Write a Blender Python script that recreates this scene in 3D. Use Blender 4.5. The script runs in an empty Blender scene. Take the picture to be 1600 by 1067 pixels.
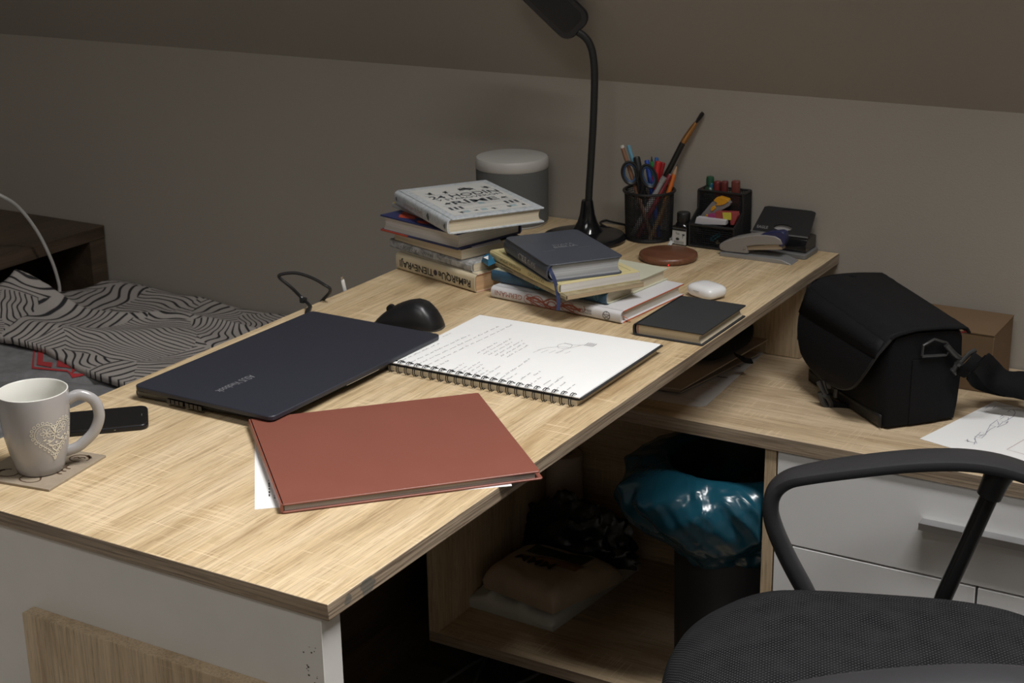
import bpy, bmesh, math, random
from math import sin, cos, pi, radians as R, hypot, atan2
from mathutils import Vector as V, Matrix as M4, noise
random.seed(7)
sc = bpy.context.scene
COL = sc.collection

# ------------------------------------------------------------------ camera
PX, PY_, FOC = 800.0, 533.5, 2479.97
v1 = V((2358-PX, -324-PY_, FOC)).normalized()
v2 = -V((-3565-PX, -225-PY_, FOC)).normalized()
Yc = v1; Xc = (v2 - v2.dot(Yc)*Yc).normalized(); Zc = Xc.cross(Yc)
if Zc.y > 0: Zc = -Zc
ROT = M4((Xc, Yc, Zc))            # camera axes (right, down, forward) -> world
def ray(p): return ROT @ V((p[0]-PX, p[1]-PY_, FOC))
_r = ray((512, 945)); _t = -0.715/_r.z
CAM = V((-_r.x*_t, -_r.y*_t, 0.75+0.715))
cam_d = bpy.data.cameras.new('camera'); cam = bpy.data.objects.new('camera', cam_d); COL.objects.link(cam)
cam_d.sensor_width = 36; cam_d.lens = FOC/1600*36; cam_d.clip_start = .02; cam_d.dof.use_dof = True; cam_d.dof.focus_distance = 1.85; cam_d.dof.aperture_fstop = 20
right, down, fwd = ROT@V((1,0,0)), ROT@V((0,1,0)), ROT@V((0,0,1))
mw = M4((right, -down, -fwd)).transposed().to_4x4(); mw.translation = CAM
cam.matrix_world = mw; sc.camera = cam
def B(px, py, z):                 # point at height z
    r = ray((px,py)); return CAM + r*((z-CAM.z)/r.z)
def PYW(px, py, y):               # point on the plane y
    r = ray((px,py)); return CAM + r*((y-CAM.y)/r.y)
def PXW(px, py, x):
    r = ray((px,py)); return CAM + r*((x-CAM.x)/r.x)
def PP(px, py, q, n):
    r = ray((px,py)); n = V(n); return CAM + r*((V(q)-CAM).dot(n)/r.dot(n))
def F(px, py, q):                 # point on the upright plane through q that faces the camera
    q = V(q); d = q-CAM; return PP(px, py, q, (d.x, d.y, 0))

# ------------------------------------------------------------------ materials
MATS = {}
def mat(name, col, rough=.6, metal=0, bump=0, bscale=200, spec=.5, var=0, vscale=20, trans=0, coat=0, sheen=0):
    if name in MATS: return MATS[name]
    m = bpy.data.materials.new(name); m.use_nodes = True; nt = m.node_tree; b = nt.nodes['Principled BSDF']
    b.inputs['Base Color'].default_value = (*col, 1); b.inputs['Roughness'].default_value = rough
    b.inputs['Metallic'].default_value = metal; b.inputs['Specular IOR Level'].default_value = spec
    if trans: b.inputs['Transmission Weight'].default_value = trans
    if coat: b.inputs['Coat Weight'].default_value = coat
    if sheen: b.inputs['Sheen Weight'].default_value = sheen
    tc = nt.nodes.new('ShaderNodeTexCoord')
    if bump:
        n = nt.nodes.new('ShaderNodeTexNoise'); n.inputs['Scale'].default_value = bscale; n.inputs['Detail'].default_value = 4
        nt.links.new(tc.outputs['Object'], n.inputs['Vector'])
        bp = nt.nodes.new('ShaderNodeBump'); bp.inputs['Strength'].default_value = bump; bp.inputs['Distance'].default_value = .002
        nt.links.new(n.outputs['Fac'], bp.inputs['Height']); nt.links.new(bp.outputs['Normal'], b.inputs['Normal'])
    n = nt.nodes.new('ShaderNodeTexNoise'); n.inputs['Scale'].default_value = vscale; n.inputs['Detail'].default_value = 5
    nt.links.new(tc.outputs['Object'], n.inputs['Vector'])
    v = var or .06
    mx = ramp(nt, n.outputs['Fac'], [(.25, tuple(c*(1-v) for c in col)), (.75, tuple(min(1, c*(1+v)) for c in col))])
    nt.links.new(mx, b.inputs['Base Color'])
    MATS[name] = m; return m
def ramp(nt, fac, stops, mode='LINEAR'):
    r = nt.nodes.new('ShaderNodeValToRGB'); r.color_ramp.interpolation = mode
    e = r.color_ramp.elements
    while len(e) < len(stops): e.new(.5)
    for i, (p, c) in enumerate(stops):
        e[i].position = p; e[i].color = (*c, 1) if len(c) == 3 else c
    nt.links.new(fac, r.inputs['Fac']); return r.outputs['Color']
def math_(nt, op, a, b=None, c=None):
    n = nt.nodes.new('ShaderNodeMath'); n.operation = op
    for i, x in enumerate((a, b, c)):
        if x is None: continue
        if isinstance(x, (int, float)): n.inputs[i].default_value = x
        else: nt.links.new(x, n.inputs[i])
    return n.outputs[0]
def mixc(nt, fac, a, b, mode='MIX'):
    n = nt.nodes.new('ShaderNodeMix'); n.data_type = 'RGBA'; n.blend_type = mode
    ins = [n.inputs[0], n.inputs[6], n.inputs[7]]
    for s, x in zip(ins, (fac, a, b)):
        if isinstance(x, (int, float)): s.default_value = x
        elif isinstance(x, tuple): s.default_value = (*x, 1)
        else: nt.links.new(x, s)
    return n.outputs[2]
def mapped(nt, sx, sy, sz, loc=(0,0,0), coord='Object'):
    tc = nt.nodes.new('ShaderNodeTexCoord'); mp = nt.nodes.new('ShaderNodeMapping')
    mp.inputs['Scale'].default_value = (sx, sy, sz); mp.inputs['Location'].default_value = loc
    nt.links.new(tc.outputs[coord], mp.inputs['Vector']); return mp.outputs['Vector']
def noise_(nt, vec, scale, detail=3, rough=.5, dist=0):
    n = nt.nodes.new('ShaderNodeTexNoise'); n.inputs['Scale'].default_value = scale; n.inputs['Detail'].default_value = detail
    n.inputs['Roughness'].default_value = rough; n.inputs['Distortion'].default_value = dist
    nt.links.new(vec, n.inputs['Vector']); return n.outputs['Fac']
def wood(name, axis, cols, saw=.55, rough=.5, stripes=0, off=(0,0,0), stain=None):
    if name in MATS: return MATS[name]
    m = bpy.data.materials.new(name); m.use_nodes = True; nt = m.node_tree; b = nt.nodes['Principled BSDF']
    def sc_(a, c): s = [c, c, c]; s[axis] = a; return s
    g = noise_(nt, mapped(nt, *sc_(1.3, 11), loc=off), 1.7, 5, .55, .6)
    f = noise_(nt, mapped(nt, *sc_(9, 330), loc=off), 1.0, 4, .6, .3)
    po = noise_(nt, mapped(nt, *sc_(32, 800), loc=off), 1.0, 2, .5)
    fl = noise_(nt, mapped(nt, *sc_(2.6, 26), loc=(off[0]+3, off[1]+1, off[2])), 1.0, 4, .6, 1.2)
    col = ramp(nt, g, [(.32, cols[0]), (.45, cols[1]), (.58, cols[2]), (.75, cols[1])])
    col = mixc(nt, 1.0, col, ramp(nt, f, [(.32, (.74,.71,.67)), (.47, (.96,.955,.95)), (.64, (1.12,1.12,1.11))]), 'MULTIPLY')
    col = mixc(nt, 1.0, col, ramp(nt, po, [(.34, (.74,.71,.66)), (.42, (1,1,1))]), 'MULTIPLY')
    col = mixc(nt, 1.0, col, ramp(nt, fl, [(.60, (1,1,1)), (.70, (.80,.75,.69))]), 'MULTIPLY')
    if saw:
        cr = noise_(nt, mapped(nt, *sc_(300, 10), loc=off), 1.0, 2, .5)
        mk = noise_(nt, mapped(nt, *sc_(6, 9), loc=off), 1.4, 3, .6)
        a = ramp(nt, cr, [(.56, (0,0,0)), (.63, (1,1,1))]); k = ramp(nt, mk, [(.50, (0,0,0)), (.60, (1,1,1))])
        fac = math_(nt, 'MULTIPLY', math_(nt, 'MULTIPLY', a, k), saw)
        col = mixc(nt, fac, col, tuple(min(1, c*1.22) for c in cols[2]))
    if stripes:
        s = noise_(nt, mapped(nt, *sc_(6, 420), loc=off), 1.0, 3, .5)
        st = ramp(nt, s, [(.40, (.45,.42,.40)), (.56, (1.05,1.05,1.05))])
        col = mixc(nt, stripes, col, st, 'MULTIPLY')
    if stain:
        tc = nt.nodes.new('ShaderNodeTexCoord')
        for (pt, rad) in stain:
            d = nt.nodes.new('ShaderNodeVectorMath'); d.operation = 'DISTANCE'; d.inputs[1].default_value = pt
            nt.links.new(tc.outputs['Object'], d.inputs[0])
            w = math_(nt, 'MULTIPLY', noise_(nt, mapped(nt, 1, 1, 1), 160, 3), rad*.9)
            fac = math_(nt, 'MULTIPLY', math_(nt, 'LESS_THAN', math_(nt, 'ADD', d.outputs['Value'], w), rad), .6)
            col = mixc(nt, fac, col, (.07,.085,.085))
    nt.links.new(col, b.inputs['Base Color']); b.inputs['Roughness'].default_value = rough
    bp = nt.nodes.new('ShaderNodeBump'); bp.inputs['Strength'].default_value = .18; bp.inputs['Distance'].default_value = .001
    nt.links.new(f, bp.inputs['Height']); nt.links.new(bp.outputs['Normal'], b.inputs['Normal'])
    MATS[name] = m; return m
OAK = [(.41,.295,.165), (.535,.405,.24), (.61,.48,.31)]
OAKD = [(.40,.295,.185), (.49,.375,.24), (.56,.44,.295)]
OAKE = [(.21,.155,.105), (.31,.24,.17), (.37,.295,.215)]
W_TOP = wood('oak_along_desk', 1, OAK)
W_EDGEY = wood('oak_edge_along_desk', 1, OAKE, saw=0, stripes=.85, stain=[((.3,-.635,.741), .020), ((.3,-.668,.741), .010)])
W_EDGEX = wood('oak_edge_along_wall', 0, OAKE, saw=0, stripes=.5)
W_RET = wood('oak_along_wall', 0, OAKD)
W_V = wood('oak_upright', 2, OAKD, saw=.15)
W_DARK = wood('dark_brown_wood', 1, [(.035,.022,.014), (.06,.04,.026), (.085,.058,.038)], saw=0)
WHITE = mat('white_laminate', (.68,.665,.635), .45, var=.03)
WHITE_D = mat('white_drawer_laminate', (.76,.76,.755), .4, var=.02)
PAPER = mat('white_paper', (.80,.80,.79), .85, var=.01)
BLACKP = mat('black_plastic', (.012,.012,.013), .38)
BLACKG = mat('black_gloss', (.008,.008,.009), .12)
BLACKC = mat('black_cloth', (.009,.009,.010), .85, bump=.5, bscale=900, spec=.12)
METAL = mat('brushed_metal', (.55,.55,.56), .35, metal=1)
INK = mat('dark_ink', (.03,.03,.04), .8)
BLACKINK = mat('black_print', (.012,.012,.012), .7)

def page_mat(name, col, freq=900, k=.25):
    if name in MATS: return MATS[name]
    m = bpy.data.materials.new(name); m.use_nodes = True; nt = m.node_tree; b = nt.nodes['Principled BSDF']
    s = noise_(nt, mapped(nt, 4, 4, freq), 1.0, 2, .5)
    c = ramp(nt, s, [(.35, tuple(x*(1-k) for x in col)), (.62, col)])
    nt.links.new(c, b.inputs['Base Color']); b.inputs['Roughness'].default_value = .85
    MATS[name] = m; return m
PG_CREAM = page_mat('cream_pages', (.66,.57,.42)); PG_WHITE = page_mat('white_pages', (.68,.65,.61)); PG_SILVER = page_mat('silvered_pages', (.42,.43,.45), 700, .35)
PG_ORANGE = page_mat('orange_tinted_pages', (.62,.40,.22)); PG_TAN = page_mat('tan_pages', (.50,.38,.24), 1200, .3)
PG_GREY = page_mat('grey_pages', (.40,.36,.33), 900, .5)

# ------------------------------------------------------------------ objects
PM = {}
def prop(o, label=None, cat=None, group=None, kind=None):
    if label: o['label'] = label
    if cat: o['category'] = cat
    if group: o['group'] = group
    if kind: o['kind'] = kind
    return o
def thing(name, label, cat, loc=(0,0,0), rz=0, group=None):
    o = bpy.data.objects.new(name, None); COL.objects.link(o); o.empty_display_size = .02
    o.location = loc; o.rotation_euler = (0,0,rz)
    PM[o.name] = M4.Translation(V(loc)) @ M4.Rotation(rz, 4, 'Z')
    return prop(o, label, cat, group)
def mats_of(o): return PM.get(o.name, M4())
class MB:
    def __init__(s): s.v = []; s.f = []; s.m = []
    def add(s, vs, fs, mi=0):
        n = len(s.v); s.v += [V(p) for p in vs]
        for f in fs: s.f.append(tuple(i+n for i in f)); s.m.append(mi)
        return s
    def box(s, x0, x1, y0, y1, z0, z1, mi=0, side=None):
        vs = [(x0,y0,z0),(x1,y0,z0),(x1,y1,z0),(x0,y1,z0),(x0,y0,z1),(x1,y0,z1),(x1,y1,z1),(x0,y1,z1)]
        fs = [(3,2,1,0),(4,5,6,7),(0,1,5,4),(1,2,6,5),(2,3,7,6),(3,0,4,7)]
        n = len(s.v); s.v += [V(p) for p in vs]
        for i, f in enumerate(fs):
            s.f.append(tuple(k+n for k in f)); s.m.append((side or {}).get(i, mi))   # 0 bottom 1 top 2 -y 3 +x 4 +y 5 -x
        return s
    def obox(s, c, sx, sy, sz, mx, mi=0):
        c = V(c); vs = []
        for k in (-1,1):
            for (a,b) in ((-1,-1),(1,-1),(1,1),(-1,1)): vs.append(c + mx @ V((a*sx/2, b*sy/2, k*sz/2)))
        return s.add(vs, [(3,2,1,0),(4,5,6,7),(0,1,5,4),(1,2,6,5),(2,3,7,6),(3,0,4,7)], mi)
    def prism(s, poly, fn0, fn1, mi=0):          # poly of 2D points, fn maps (u,v) -> 3D for each end
        n = len(poly); a = [fn0(*p) for p in poly]; b = [fn1(*p) for p in poly]
        fs = [tuple(range(n))[::-1], tuple(range(n, 2*n))] + [(i, (i+1)%n, n+(i+1)%n, n+i) for i in range(n)]
        return s.add(a+b, fs, mi)
    def lathe(s, prof, n=40, c=(0,0,0), mi=0, sx=1, sy=1, cap=True):
        c = V(c); vs = []
        for (r, z) in prof:
            for i in range(n):
                a = 2*pi*i/n; vs.append(c+V((r*cos(a)*sx, r*sin(a)*sy, z)))
        fs = []
        for k in range(len(prof)-1):
            for i in range(n):
                j = (i+1)%n; fs.append((k*n+i, k*n+j, (k+1)*n+j, (k+1)*n+i))
        if cap:
            if prof[0][0] > 1e-6: fs.append(tuple(range(n))[::-1])
            if prof[-1][0] > 1e-6: fs.append(tuple(range((len(prof)-1)*n, len(prof)*n)))
        return s.add(vs, fs, mi)
    def tube(s, pts, r, n=8, mi=0, cap=True, flat=1.0, closed=False):
        pts = [V(p) for p in pts]; N = len(pts); rs = r if isinstance(r, (list, tuple)) else [r]*N
        vs = []; up = None
        for i, p in enumerate(pts):
            if closed: t = pts[(i+1)%N]-pts[i-1]
            else: t = pts[min(i+1,N-1)]-pts[max(i-1,0)]
            t.normalize()
            if up is None: up = V((0,0,1)) if abs(t.z) < .9 else V((1,0,0))
            a = t.cross(up); 
            if a.length < 1e-6: a = t.cross(V((0,1,0)))
            a.normalize(); b = a.cross(t).normalized(); up = b
            for k in range(n):
                an = 2*pi*k/n; vs.append(p + a*rs[i]*cos(an) + b*rs[i]*sin(an)*flat)
        fs = []
        for i in range(N if closed else N-1):
            i2 = (i+1)%N
            for k in range(n): fs.append((i*n+k, i*n+(k+1)%n, i2*n+(k+1)%n, i2*n+k))
        if cap and not closed: fs += [tuple(range(n))[::-1], tuple(range((N-1)*n, N*n))]
        return s.add(vs, fs, mi)
    def ribbon(s, pts, w, nrm=V((0,0,1)), mi=0):   # flat stroke
        pts = [V(p) for p in pts]; N = len(pts); vs = []
        for i, p in enumerate(pts):
            t = (pts[min(i+1,N-1)]-pts[max(i-1,0)])
            if t.length < 1e-9: t = V((1,0,0))
            a = V(nrm).cross(t).normalized()*w/2; vs += [p+a, p-a]
        return s.add(vs, [(2*i, 2*i+1, 2*i+3, 2*i+2) for i in range(N-1)], mi)
    def strip(s, A, Bp, mi=0):                     # surface between two polylines
        n = len(A); return s.add(list(A)+list(Bp), [(i, i+1, n+i+1, n+i) for i in range(n-1)], mi)
    def grid(s, nx, ny, fn, mi=0, wrapx=False):
        vs = [fn(i/(nx if wrapx else nx-1), j/(ny-1)) for j in range(ny) for i in range(nx)]; fs = []
        for j in range(ny-1):
            for i in range(nx if wrapx else nx-1):
                i2 = (i+1)%nx; fs.append((j*nx+i, j*nx+i2, (j+1)*nx+i2, (j+1)*nx+i))
        return s.add(vs, fs, mi)
    def build(s, name, m, parent=None, world=False, smooth=False, bevel=0, seg=2, solid=0, sub=0, ang=35, off=-1):
        me = bpy.data.meshes.new(name)
        vs = s.v
        if parent is not None and world:
            inv = mats_of(parent).inverted(); vs = [inv @ p for p in vs]
        me.from_pydata([tuple(p) for p in vs], [], s.f)
        for x in (m if isinstance(m, (list, tuple)) else [m]): me.materials.append(x)
        for i, p in enumerate(me.polygons): p.material_index = s.m[i]
        bm = bmesh.new(); bm.from_mesh(me); bmesh.ops.recalc_face_normals(bm, faces=bm.faces); bm.to_mesh(me); bm.free()
        o = bpy.data.objects.new(name, me); COL.objects.link(o)
        if parent is not None:
            o.parent = parent; PM[o.name] = mats_of(parent).copy()
        if smooth or bevel or sub:
            for p in me.polygons: p.use_smooth = True
            me.set_sharp_from_angle(angle=R(ang))
        if solid:
            md = o.modifiers.new('thickness', 'SOLIDIFY'); md.thickness = solid; md.offset = off
        if bevel:
            md = o.modifiers.new('edge', 'BEVEL'); md.width = bevel; md.segments = seg; md.limit_method = 'ANGLE'; md.angle_limit = R(40)
            md.harden_normals = False
        if sub:
            md = o.modifiers.new('smooth', 'SUBSURF'); md.levels = sub; md.render_levels = sub
        return o
def structure(name, mb, m, **k): return prop(mb.build(name, m, **k), kind='structure')
TXT = {}
def text_mesh(s, bold=0):
    if (s, bold) in TXT: return TXT[(s, bold)]
    cu = bpy.data.curves.new('t', 'FONT'); cu.body = s; cu.offset = bold; cu.resolution_u = 3
    o = bpy.data.objects.new('t', cu); COL.objects.link(o)
    dg = bpy.context.evaluated_depsgraph_get(); me = bpy.data.meshes.new_from_object(o.evaluated_get(dg))
    vs = [v.co.copy() for v in me.vertices]; fs = [tuple(p.vertices) for p in me.polygons]
    bpy.data.objects.remove(o); bpy.data.curves.remove(cu); bpy.data.meshes.remove(me)
    x0 = min(v.x for v in vs); x1 = max(v.x for v in vs); y0 = min(v.y for v in vs); y1 = max(v.y for v in vs)
    r = ([((v.x-x0)/(x1-x0), (v.y-y0)/(y1-y0)) for v in vs], fs, (x1-x0)/(y1-y0))
    TXT[(s, bold)] = r; return r
def lay_text(mb, s, o, xd, yd, w, h=None, fn=None, bold=0, mi=0):
    uv, fs, asp = text_mesh(s, bold); o = V(o); xd = V(xd).normalized(); yd = V(yd).normalized()
    if h is None: h = w/asp
    pts = [o + xd*u*w + yd*v*h for u, v in uv]
    if fn: pts = [fn(p) for p in pts]
    mb.add(pts, fs, mi); return mb
def dup(root, loc, rz, label=None, name=None):
    r = root.copy(); COL.objects.link(r); r.location = loc; r.rotation_euler = (0,0,rz)
    if label: r['label'] = label
    for ch in list(root.children):
        c = ch.copy(); COL.objects.link(c); c.parent = r
        for g in list(ch.children):
            d = g.copy(); COL.objects.link(d); d.parent = c
    return r
def catmull(pts, n=6, closed=False):
    pts = [V(p) for p in pts]; N = len(pts); out = []
    for i in range(N if closed else N-1):
        p0 = pts[i-1] if (closed or i > 0) else pts[0]*2-pts[1]
        p1 = pts[i]; p2 = pts[(i+1)%N]; p3 = pts[(i+2)%N] if (closed or i+2 < N) else pts[-1]*2-pts[-2]
        for k in range(n):
            t = k/n
            out.append(.5*((2*p1)+(p2-p0)*t+(2*p0-5*p1+4*p2-p3)*t*t+(3*p1-p0-3*p2+p3)*t**3))
    if not closed: out.append(pts[-1])
    return out
def lerp(a, b, t): return a+(b-a)*t
def sstep(a, b, x): t = max(0, min(1, (x-a)/(b-a))); return t*t*(3-2*t)
# ------------------------------------------------------------------ room
YW = 1.4225
WALLM = mat('beige_wall_paint', (.345,.314,.272), .9, bump=.15, bscale=350, var=.02, vscale=3)
CEILM = mat('beige_ceiling_paint', (.345,.314,.272), .9, bump=.15, bscale=350, var=.02, vscale=3)
FLOORM = wood('dark_floor_boards', 0, [(.05,.04,.03), (.08,.065,.05), (.10,.08,.06)], saw=0)
TA = math.tan(R(60)); ZK = 1.008
def zc(y): return ZK + (YW-y)*TA
XL, XR, YN, ZTOP = -2.7, 2.7, -3.0, 3.35
YT = YW-(ZTOP-ZK)/TA
structure('floor', MB().box(XL-.1, XR+.1, YN-.1, YW+.1, -.05, 0), FLOORM)
structure('wall_back', MB().box(XL-.1, XR+.1, YW, YW+.1, 0, ZK+.05), WALLM)
structure('wall_front', MB().box(XL-.1, XR+.1, YN-.1, YN, 0, ZTOP), WALLM)
def gable(x0, x1):
    poly = [(YN,0), (YW,0), (YW,ZK), (YT,ZTOP), (YN,ZTOP)]
    return MB().prism(poly, lambda a,b: V((x0,a,b)), lambda a,b: V((x1,a,b)))
structure('wall_left', gable(XL-.1, XL), WALLM)
structure('wall_right', gable(XR, XR+.1), WALLM)
# sloped ceiling with the roof window's opening
WX0, WX1, WY0, WY1 = SKY = (.12, 1.52, .14, .67)
mb = MB()
sl = V((0, -1, TA)).normalized(); nrm = V((0, TA, 1)).normalized()   # outward
def cp(x, y, off=0): return V((x, y, zc(y))) + nrm*off
xs = [XL-.1, WX0, WX1, XR+.1]; ys = [YW+.02, WY1, WY0, YT-.02]
for i in range(3):
    for j in range(3):
        if i == 1 and j == 1: continue
        q = [(xs[i],ys[j]), (xs[i+1],ys[j]), (xs[i+1],ys[j+1]), (xs[i],ys[j+1])]
        mb.add([cp(*p) for p in q]+[cp(*p, .12) for p in q], [(0,1,2,3),(7,6,5,4),(0,4,5,1),(1,5,6,2),(2,6,7,3),(3,7,4,0)])
VX0, VX1, VY0, VY1 = -.1, 1.3, -2.4, -1.5  # opening in the flat ceiling for the added fill window
mb.box(XL-.1, VX0, YN-.1, YT, ZTOP, ZTOP+.12); mb.box(VX1, XR+.1, YN-.1, YT, ZTOP, ZTOP+.12); mb.box(VX0, VX1, YN-.1, VY0, ZTOP, ZTOP+.12); mb.box(VX0, VX1, VY1, YT, ZTOP, ZTOP+.12)
structure('ceiling', mb, CEILM)
FR = mat('white_window_frame', (.7,.7,.68), .4)
mb = MB(); fw = .05
for (x0,x1,y0,y1) in ((WX0,WX0+fw,WY0,WY1), (WX1-fw,WX1,WY0,WY1), (WX0+fw,WX1-fw,WY0,WY0+fw), (WX0+fw,WX1-fw,WY1-fw,WY1)):
    q = [(x0,y1),(x1,y1),(x1,y0),(x0,y0)]
    mb.add([cp(*p, .02) for p in q]+[cp(*p, .10) for p in q], [(0,1,2,3),(7,6,5,4),(0,4,5,1),(1,5,6,2),(2,6,7,3),(3,7,4,0)])
win = structure('window_1', mb, FR)
g = bpy.data.materials.new('window_glass'); g.use_nodes = True; nt = g.node_tree; nt.nodes.clear()
ou = nt.nodes.new('ShaderNodeOutputMaterial'); tr = nt.nodes.new('ShaderNodeBsdfTransparent'); gl = nt.nodes.new('ShaderNodeBsdfGlossy'); gl.inputs['Roughness'].default_value = .02
ms = nt.nodes.new('ShaderNodeMixShader'); ms.inputs[0].default_value = .06
nt.links.new(tr.outputs[0], ms.inputs[1]); nt.links.new(gl.outputs[0], ms.inputs[2]); nt.links.new(ms.outputs[0], ou.inputs[0])
q = [(WX0+fw,WY1-fw),(WX1-fw,WY1-fw),(WX1-fw,WY0+fw),(WX0+fw,WY0+fw)]
MB().add([cp(*p,.055) for p in q]+[cp(*p,.060) for p in q], [(0,1,2,3),(7,6,5,4),(0,4,5,1),(1,5,6,2),(2,6,7,3),(3,7,4,0)]).build('pane', g, win)
mb = MB()
for (x0,x1,y0,y1) in ((VX0,VX0+fw,VY0,VY1), (VX1-fw,VX1,VY0,VY1), (VX0+fw,VX1-fw,VY0,VY0+fw), (VX0+fw,VX1-fw,VY1-fw,VY1)): mb.box(x0,x1,y0,y1,ZTOP+.02,ZTOP+.10)
fill_win = structure('added_fill_window', mb, FR)  # unseen window frame, added to house the rear fill light
MB().box(VX0+fw,VX1-fw,VY0+fw,VY1-fw,ZTOP+.055,ZTOP+.06).build('pane', g, fill_win)
l2 = bpy.data.lights.new('rear_fill_light', 'AREA'); l2.shape = 'RECTANGLE'; l2.size = VX1-VX0-.1; l2.size_y = VY1-VY0-.1; l2.energy = 32; l2.color = (1.0,.98,.95)  # added fill light, lifts the walls and the far desk evenly
o2 = bpy.data.objects.new('rear_fill_light', l2); COL.objects.link(o2); o2.location = ((VX0+VX1)/2,(VY0+VY1)/2,ZTOP+.09)
# daylight through the roof window
ld = bpy.data.lights.new('daylight', 'AREA'); ld.shape = 'RECTANGLE'; ld.size = 1.25; ld.size_y = .60
ld.energy = 113; ld.color = (1.0, .985, .97)
lo = bpy.data.objects.new('daylight', ld); COL.objects.link(lo)
tilt = R(12); ln = V((0, sin(tilt), cos(tilt)))
lo.matrix_world = M4((V((1,0,0)), ln.cross(V((1,0,0))), ln)).transposed().to_4x4(); lo.location = cp((WX0+WX1)/2, (WY0+WY1)/2, .17)
w = bpy.data.worlds.new('sky'); sc.world = w; w.use_nodes = True
w.node_tree.nodes['Background'].inputs[0].default_value = (.75,.85,1,1); w.node_tree.nodes['Background'].inputs[1].default_value = .6
sc.view_settings.view_transform = 'Standard'; sc.view_settings.look = 'None'; sc.view_settings.exposure = 0; sc.view_settings.gamma = 1

# ------------------------------------------------------------------ desk
ZD = .75
desk = thing('desk', 'long light oak desk with a white end panel, covered in books, laptop and papers', 'desk', (-.3,.7,0))
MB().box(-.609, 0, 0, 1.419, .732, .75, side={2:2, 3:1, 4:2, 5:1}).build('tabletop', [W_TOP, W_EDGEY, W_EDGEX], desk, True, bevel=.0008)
prop(MB().box(-.585, -.0125, .004, .034, 0, .732).build('end_panel', WHITE, desk, True, bevel=.0006), 'white end panel')
MB().box(-.414, -.03, -.0135, .004, .02, .640).build('front_board', W_V, desk, True, bevel=.0006)
MB().box(-.59, -.018, 1.300, 1.318, .596, .732).build('support_panel', W_V, desk, True, bevel=.0006)
# chips on the end panel edge
mb = MB()
for k in range(16):
    x, z = -.02-random.random()*.02, .70-random.random()*.07; s = .0004+random.random()*.0008
    mb.add([(x+s*cos(a)*1.2, .0037, z+s*sin(a)) for a in (0,1,2,3,4.2,5.3)], [(0,1,2,3,4,5)])
mb.build('chipped_spots', mat('chip_dark', (.06,.05,.04), .9), desk, True)

# ------------------------------------------------------------------ sideboard (the lower return)
ZR = .595; YF = .967
sb = thing('sideboard', 'lower oak sideboard with white drawers and an open shelf, under the far desk end', 'sideboard', (.15,1.2,0))
MB().box(-.55, 1.0, .962, 1.4195, .573, ZR, side={2:1, 3:1}).build('top', [W_RET, W_EDGEX], sb, True, bevel=.0008)
MB().box(-.55, -.532, YF, 1.40, .092, .573).build('side_panel', W_V, sb, True, bevel=.0005)
MB().box(-.55, .058, YF-.0005, 1.40, .090, .110, side={2:1}).build('bottom_shelf', [W_RET, W_EDGEX], sb, True, bevel=.0005)
MB().box(-.532, 1.0, 1.40, 1.412, .02, .573).build('back_panel', W_RET, sb, True)
MB().box(.058, .0755, YF, 1.40, 0, .573).build('divider', W_V, sb, True, bevel=.0005)
MB().box(.982, 1.0, YF, 1.40, 0, .573).build('side_panel', W_V, sb, True)
for x in (-.46, -.06): MB().box(x, x+.04, 1.02, 1.06, 0, .09).build('foot', BLACKP, sb, True)
def front(name, x0, x1, z0, z1, hx=None):
    d = MB().box(x0, x1, YF-.001, YF+.017, z0, z1).build(name, WHITE_D, sb, True, bevel=.0008)
    if hx:
        h = MB(); z = z1-.066
        prof = [(YF-.0012,z), (YF-.020,z), (YF-.020,z-.010), (YF-.0185,z-.010), (YF-.0185,z-.0016), (YF-.0012,z-.0016)]
        h.prism(prof, lambda a,b: V((hx[0],a,b)), lambda a,b: V((hx[1],a,b)))
        prop(h.build('handle', METAL, d, True), 'brushed metal ledge handle')
    return d
front('drawer', .0785, .978, .4280, .5795, (.296, .70))
front('door', .0785, .3765, .112, .4250)
front('door', .3800, .6770, .112, .4250)
front('door', .6805, .978, .112, .4250)
MB().box(.0785, .978, YF+.02, 1.39, .09, .108).build('bottom_panel', W_RET, sb, True)

# ------------------------------------------------------------------ bed, bedside shelf
bed = thing('bed', 'single bed with a pale mattress behind the desk along the dark side of the room', 'bed', (-1.16,.4,0))
MB().box(-1.685, -.64, -.60, 1.405, .22, .44).build('mattress', mat('pale_mattress_sheet', (.42,.38,.35), .9), bed, True, bevel=.03, seg=3)
MB().box(-1.685, -.64, -.60, 1.41, .0, .215).build('bed_base', W_DARK, bed, True)
def fold(x, y, k=1.0):
    a = noise.noise(V((x*3.1+1.2, y*5.2, 4.1)))*.022 + noise.noise(V((x*8+y*5, y*9-x*3, 1.7)))*.009
    r = 1-abs(noise.noise(V((x*2.2+y*2.6, y*3.4-x*1.7, 9.3)))*2.2)
    return k*(a + .026*max(0, r)**3)*(1.25-.85*sstep(1.12, 1.36, y))
def duvet_z(x, y):
    z = .478 + .045*(1-sstep(.95, 1.35, y)) + .050*math.exp(-((x+1.72)/.18)**2 - ((y-1.12)/.15)**2)
    return z + fold(x, y) - .012
DM = bpy.data.materials.new('black_and_cream_line_pattern'); DM.use_nodes = True; nt = DM.node_tree; b = nt.nodes['Principled BSDF']
vec = mapped(nt, 1, 1, 0)
def vmath(op, a, bb):
    n = nt.nodes.new('ShaderNodeVectorMath'); n.operation = op
    for i, x in enumerate((a, bb)):
        if isinstance(x, tuple): n.inputs[i].default_value = x
        else: nt.links.new(x, n.inputs[i])
    return n
nn = nt.nodes.new('ShaderNodeTexNoise'); nn.inputs['Scale'].default_value = 5; nn.inputs['Detail'].default_value = 1; nt.links.new(vec, nn.inputs['Vector'])
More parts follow.
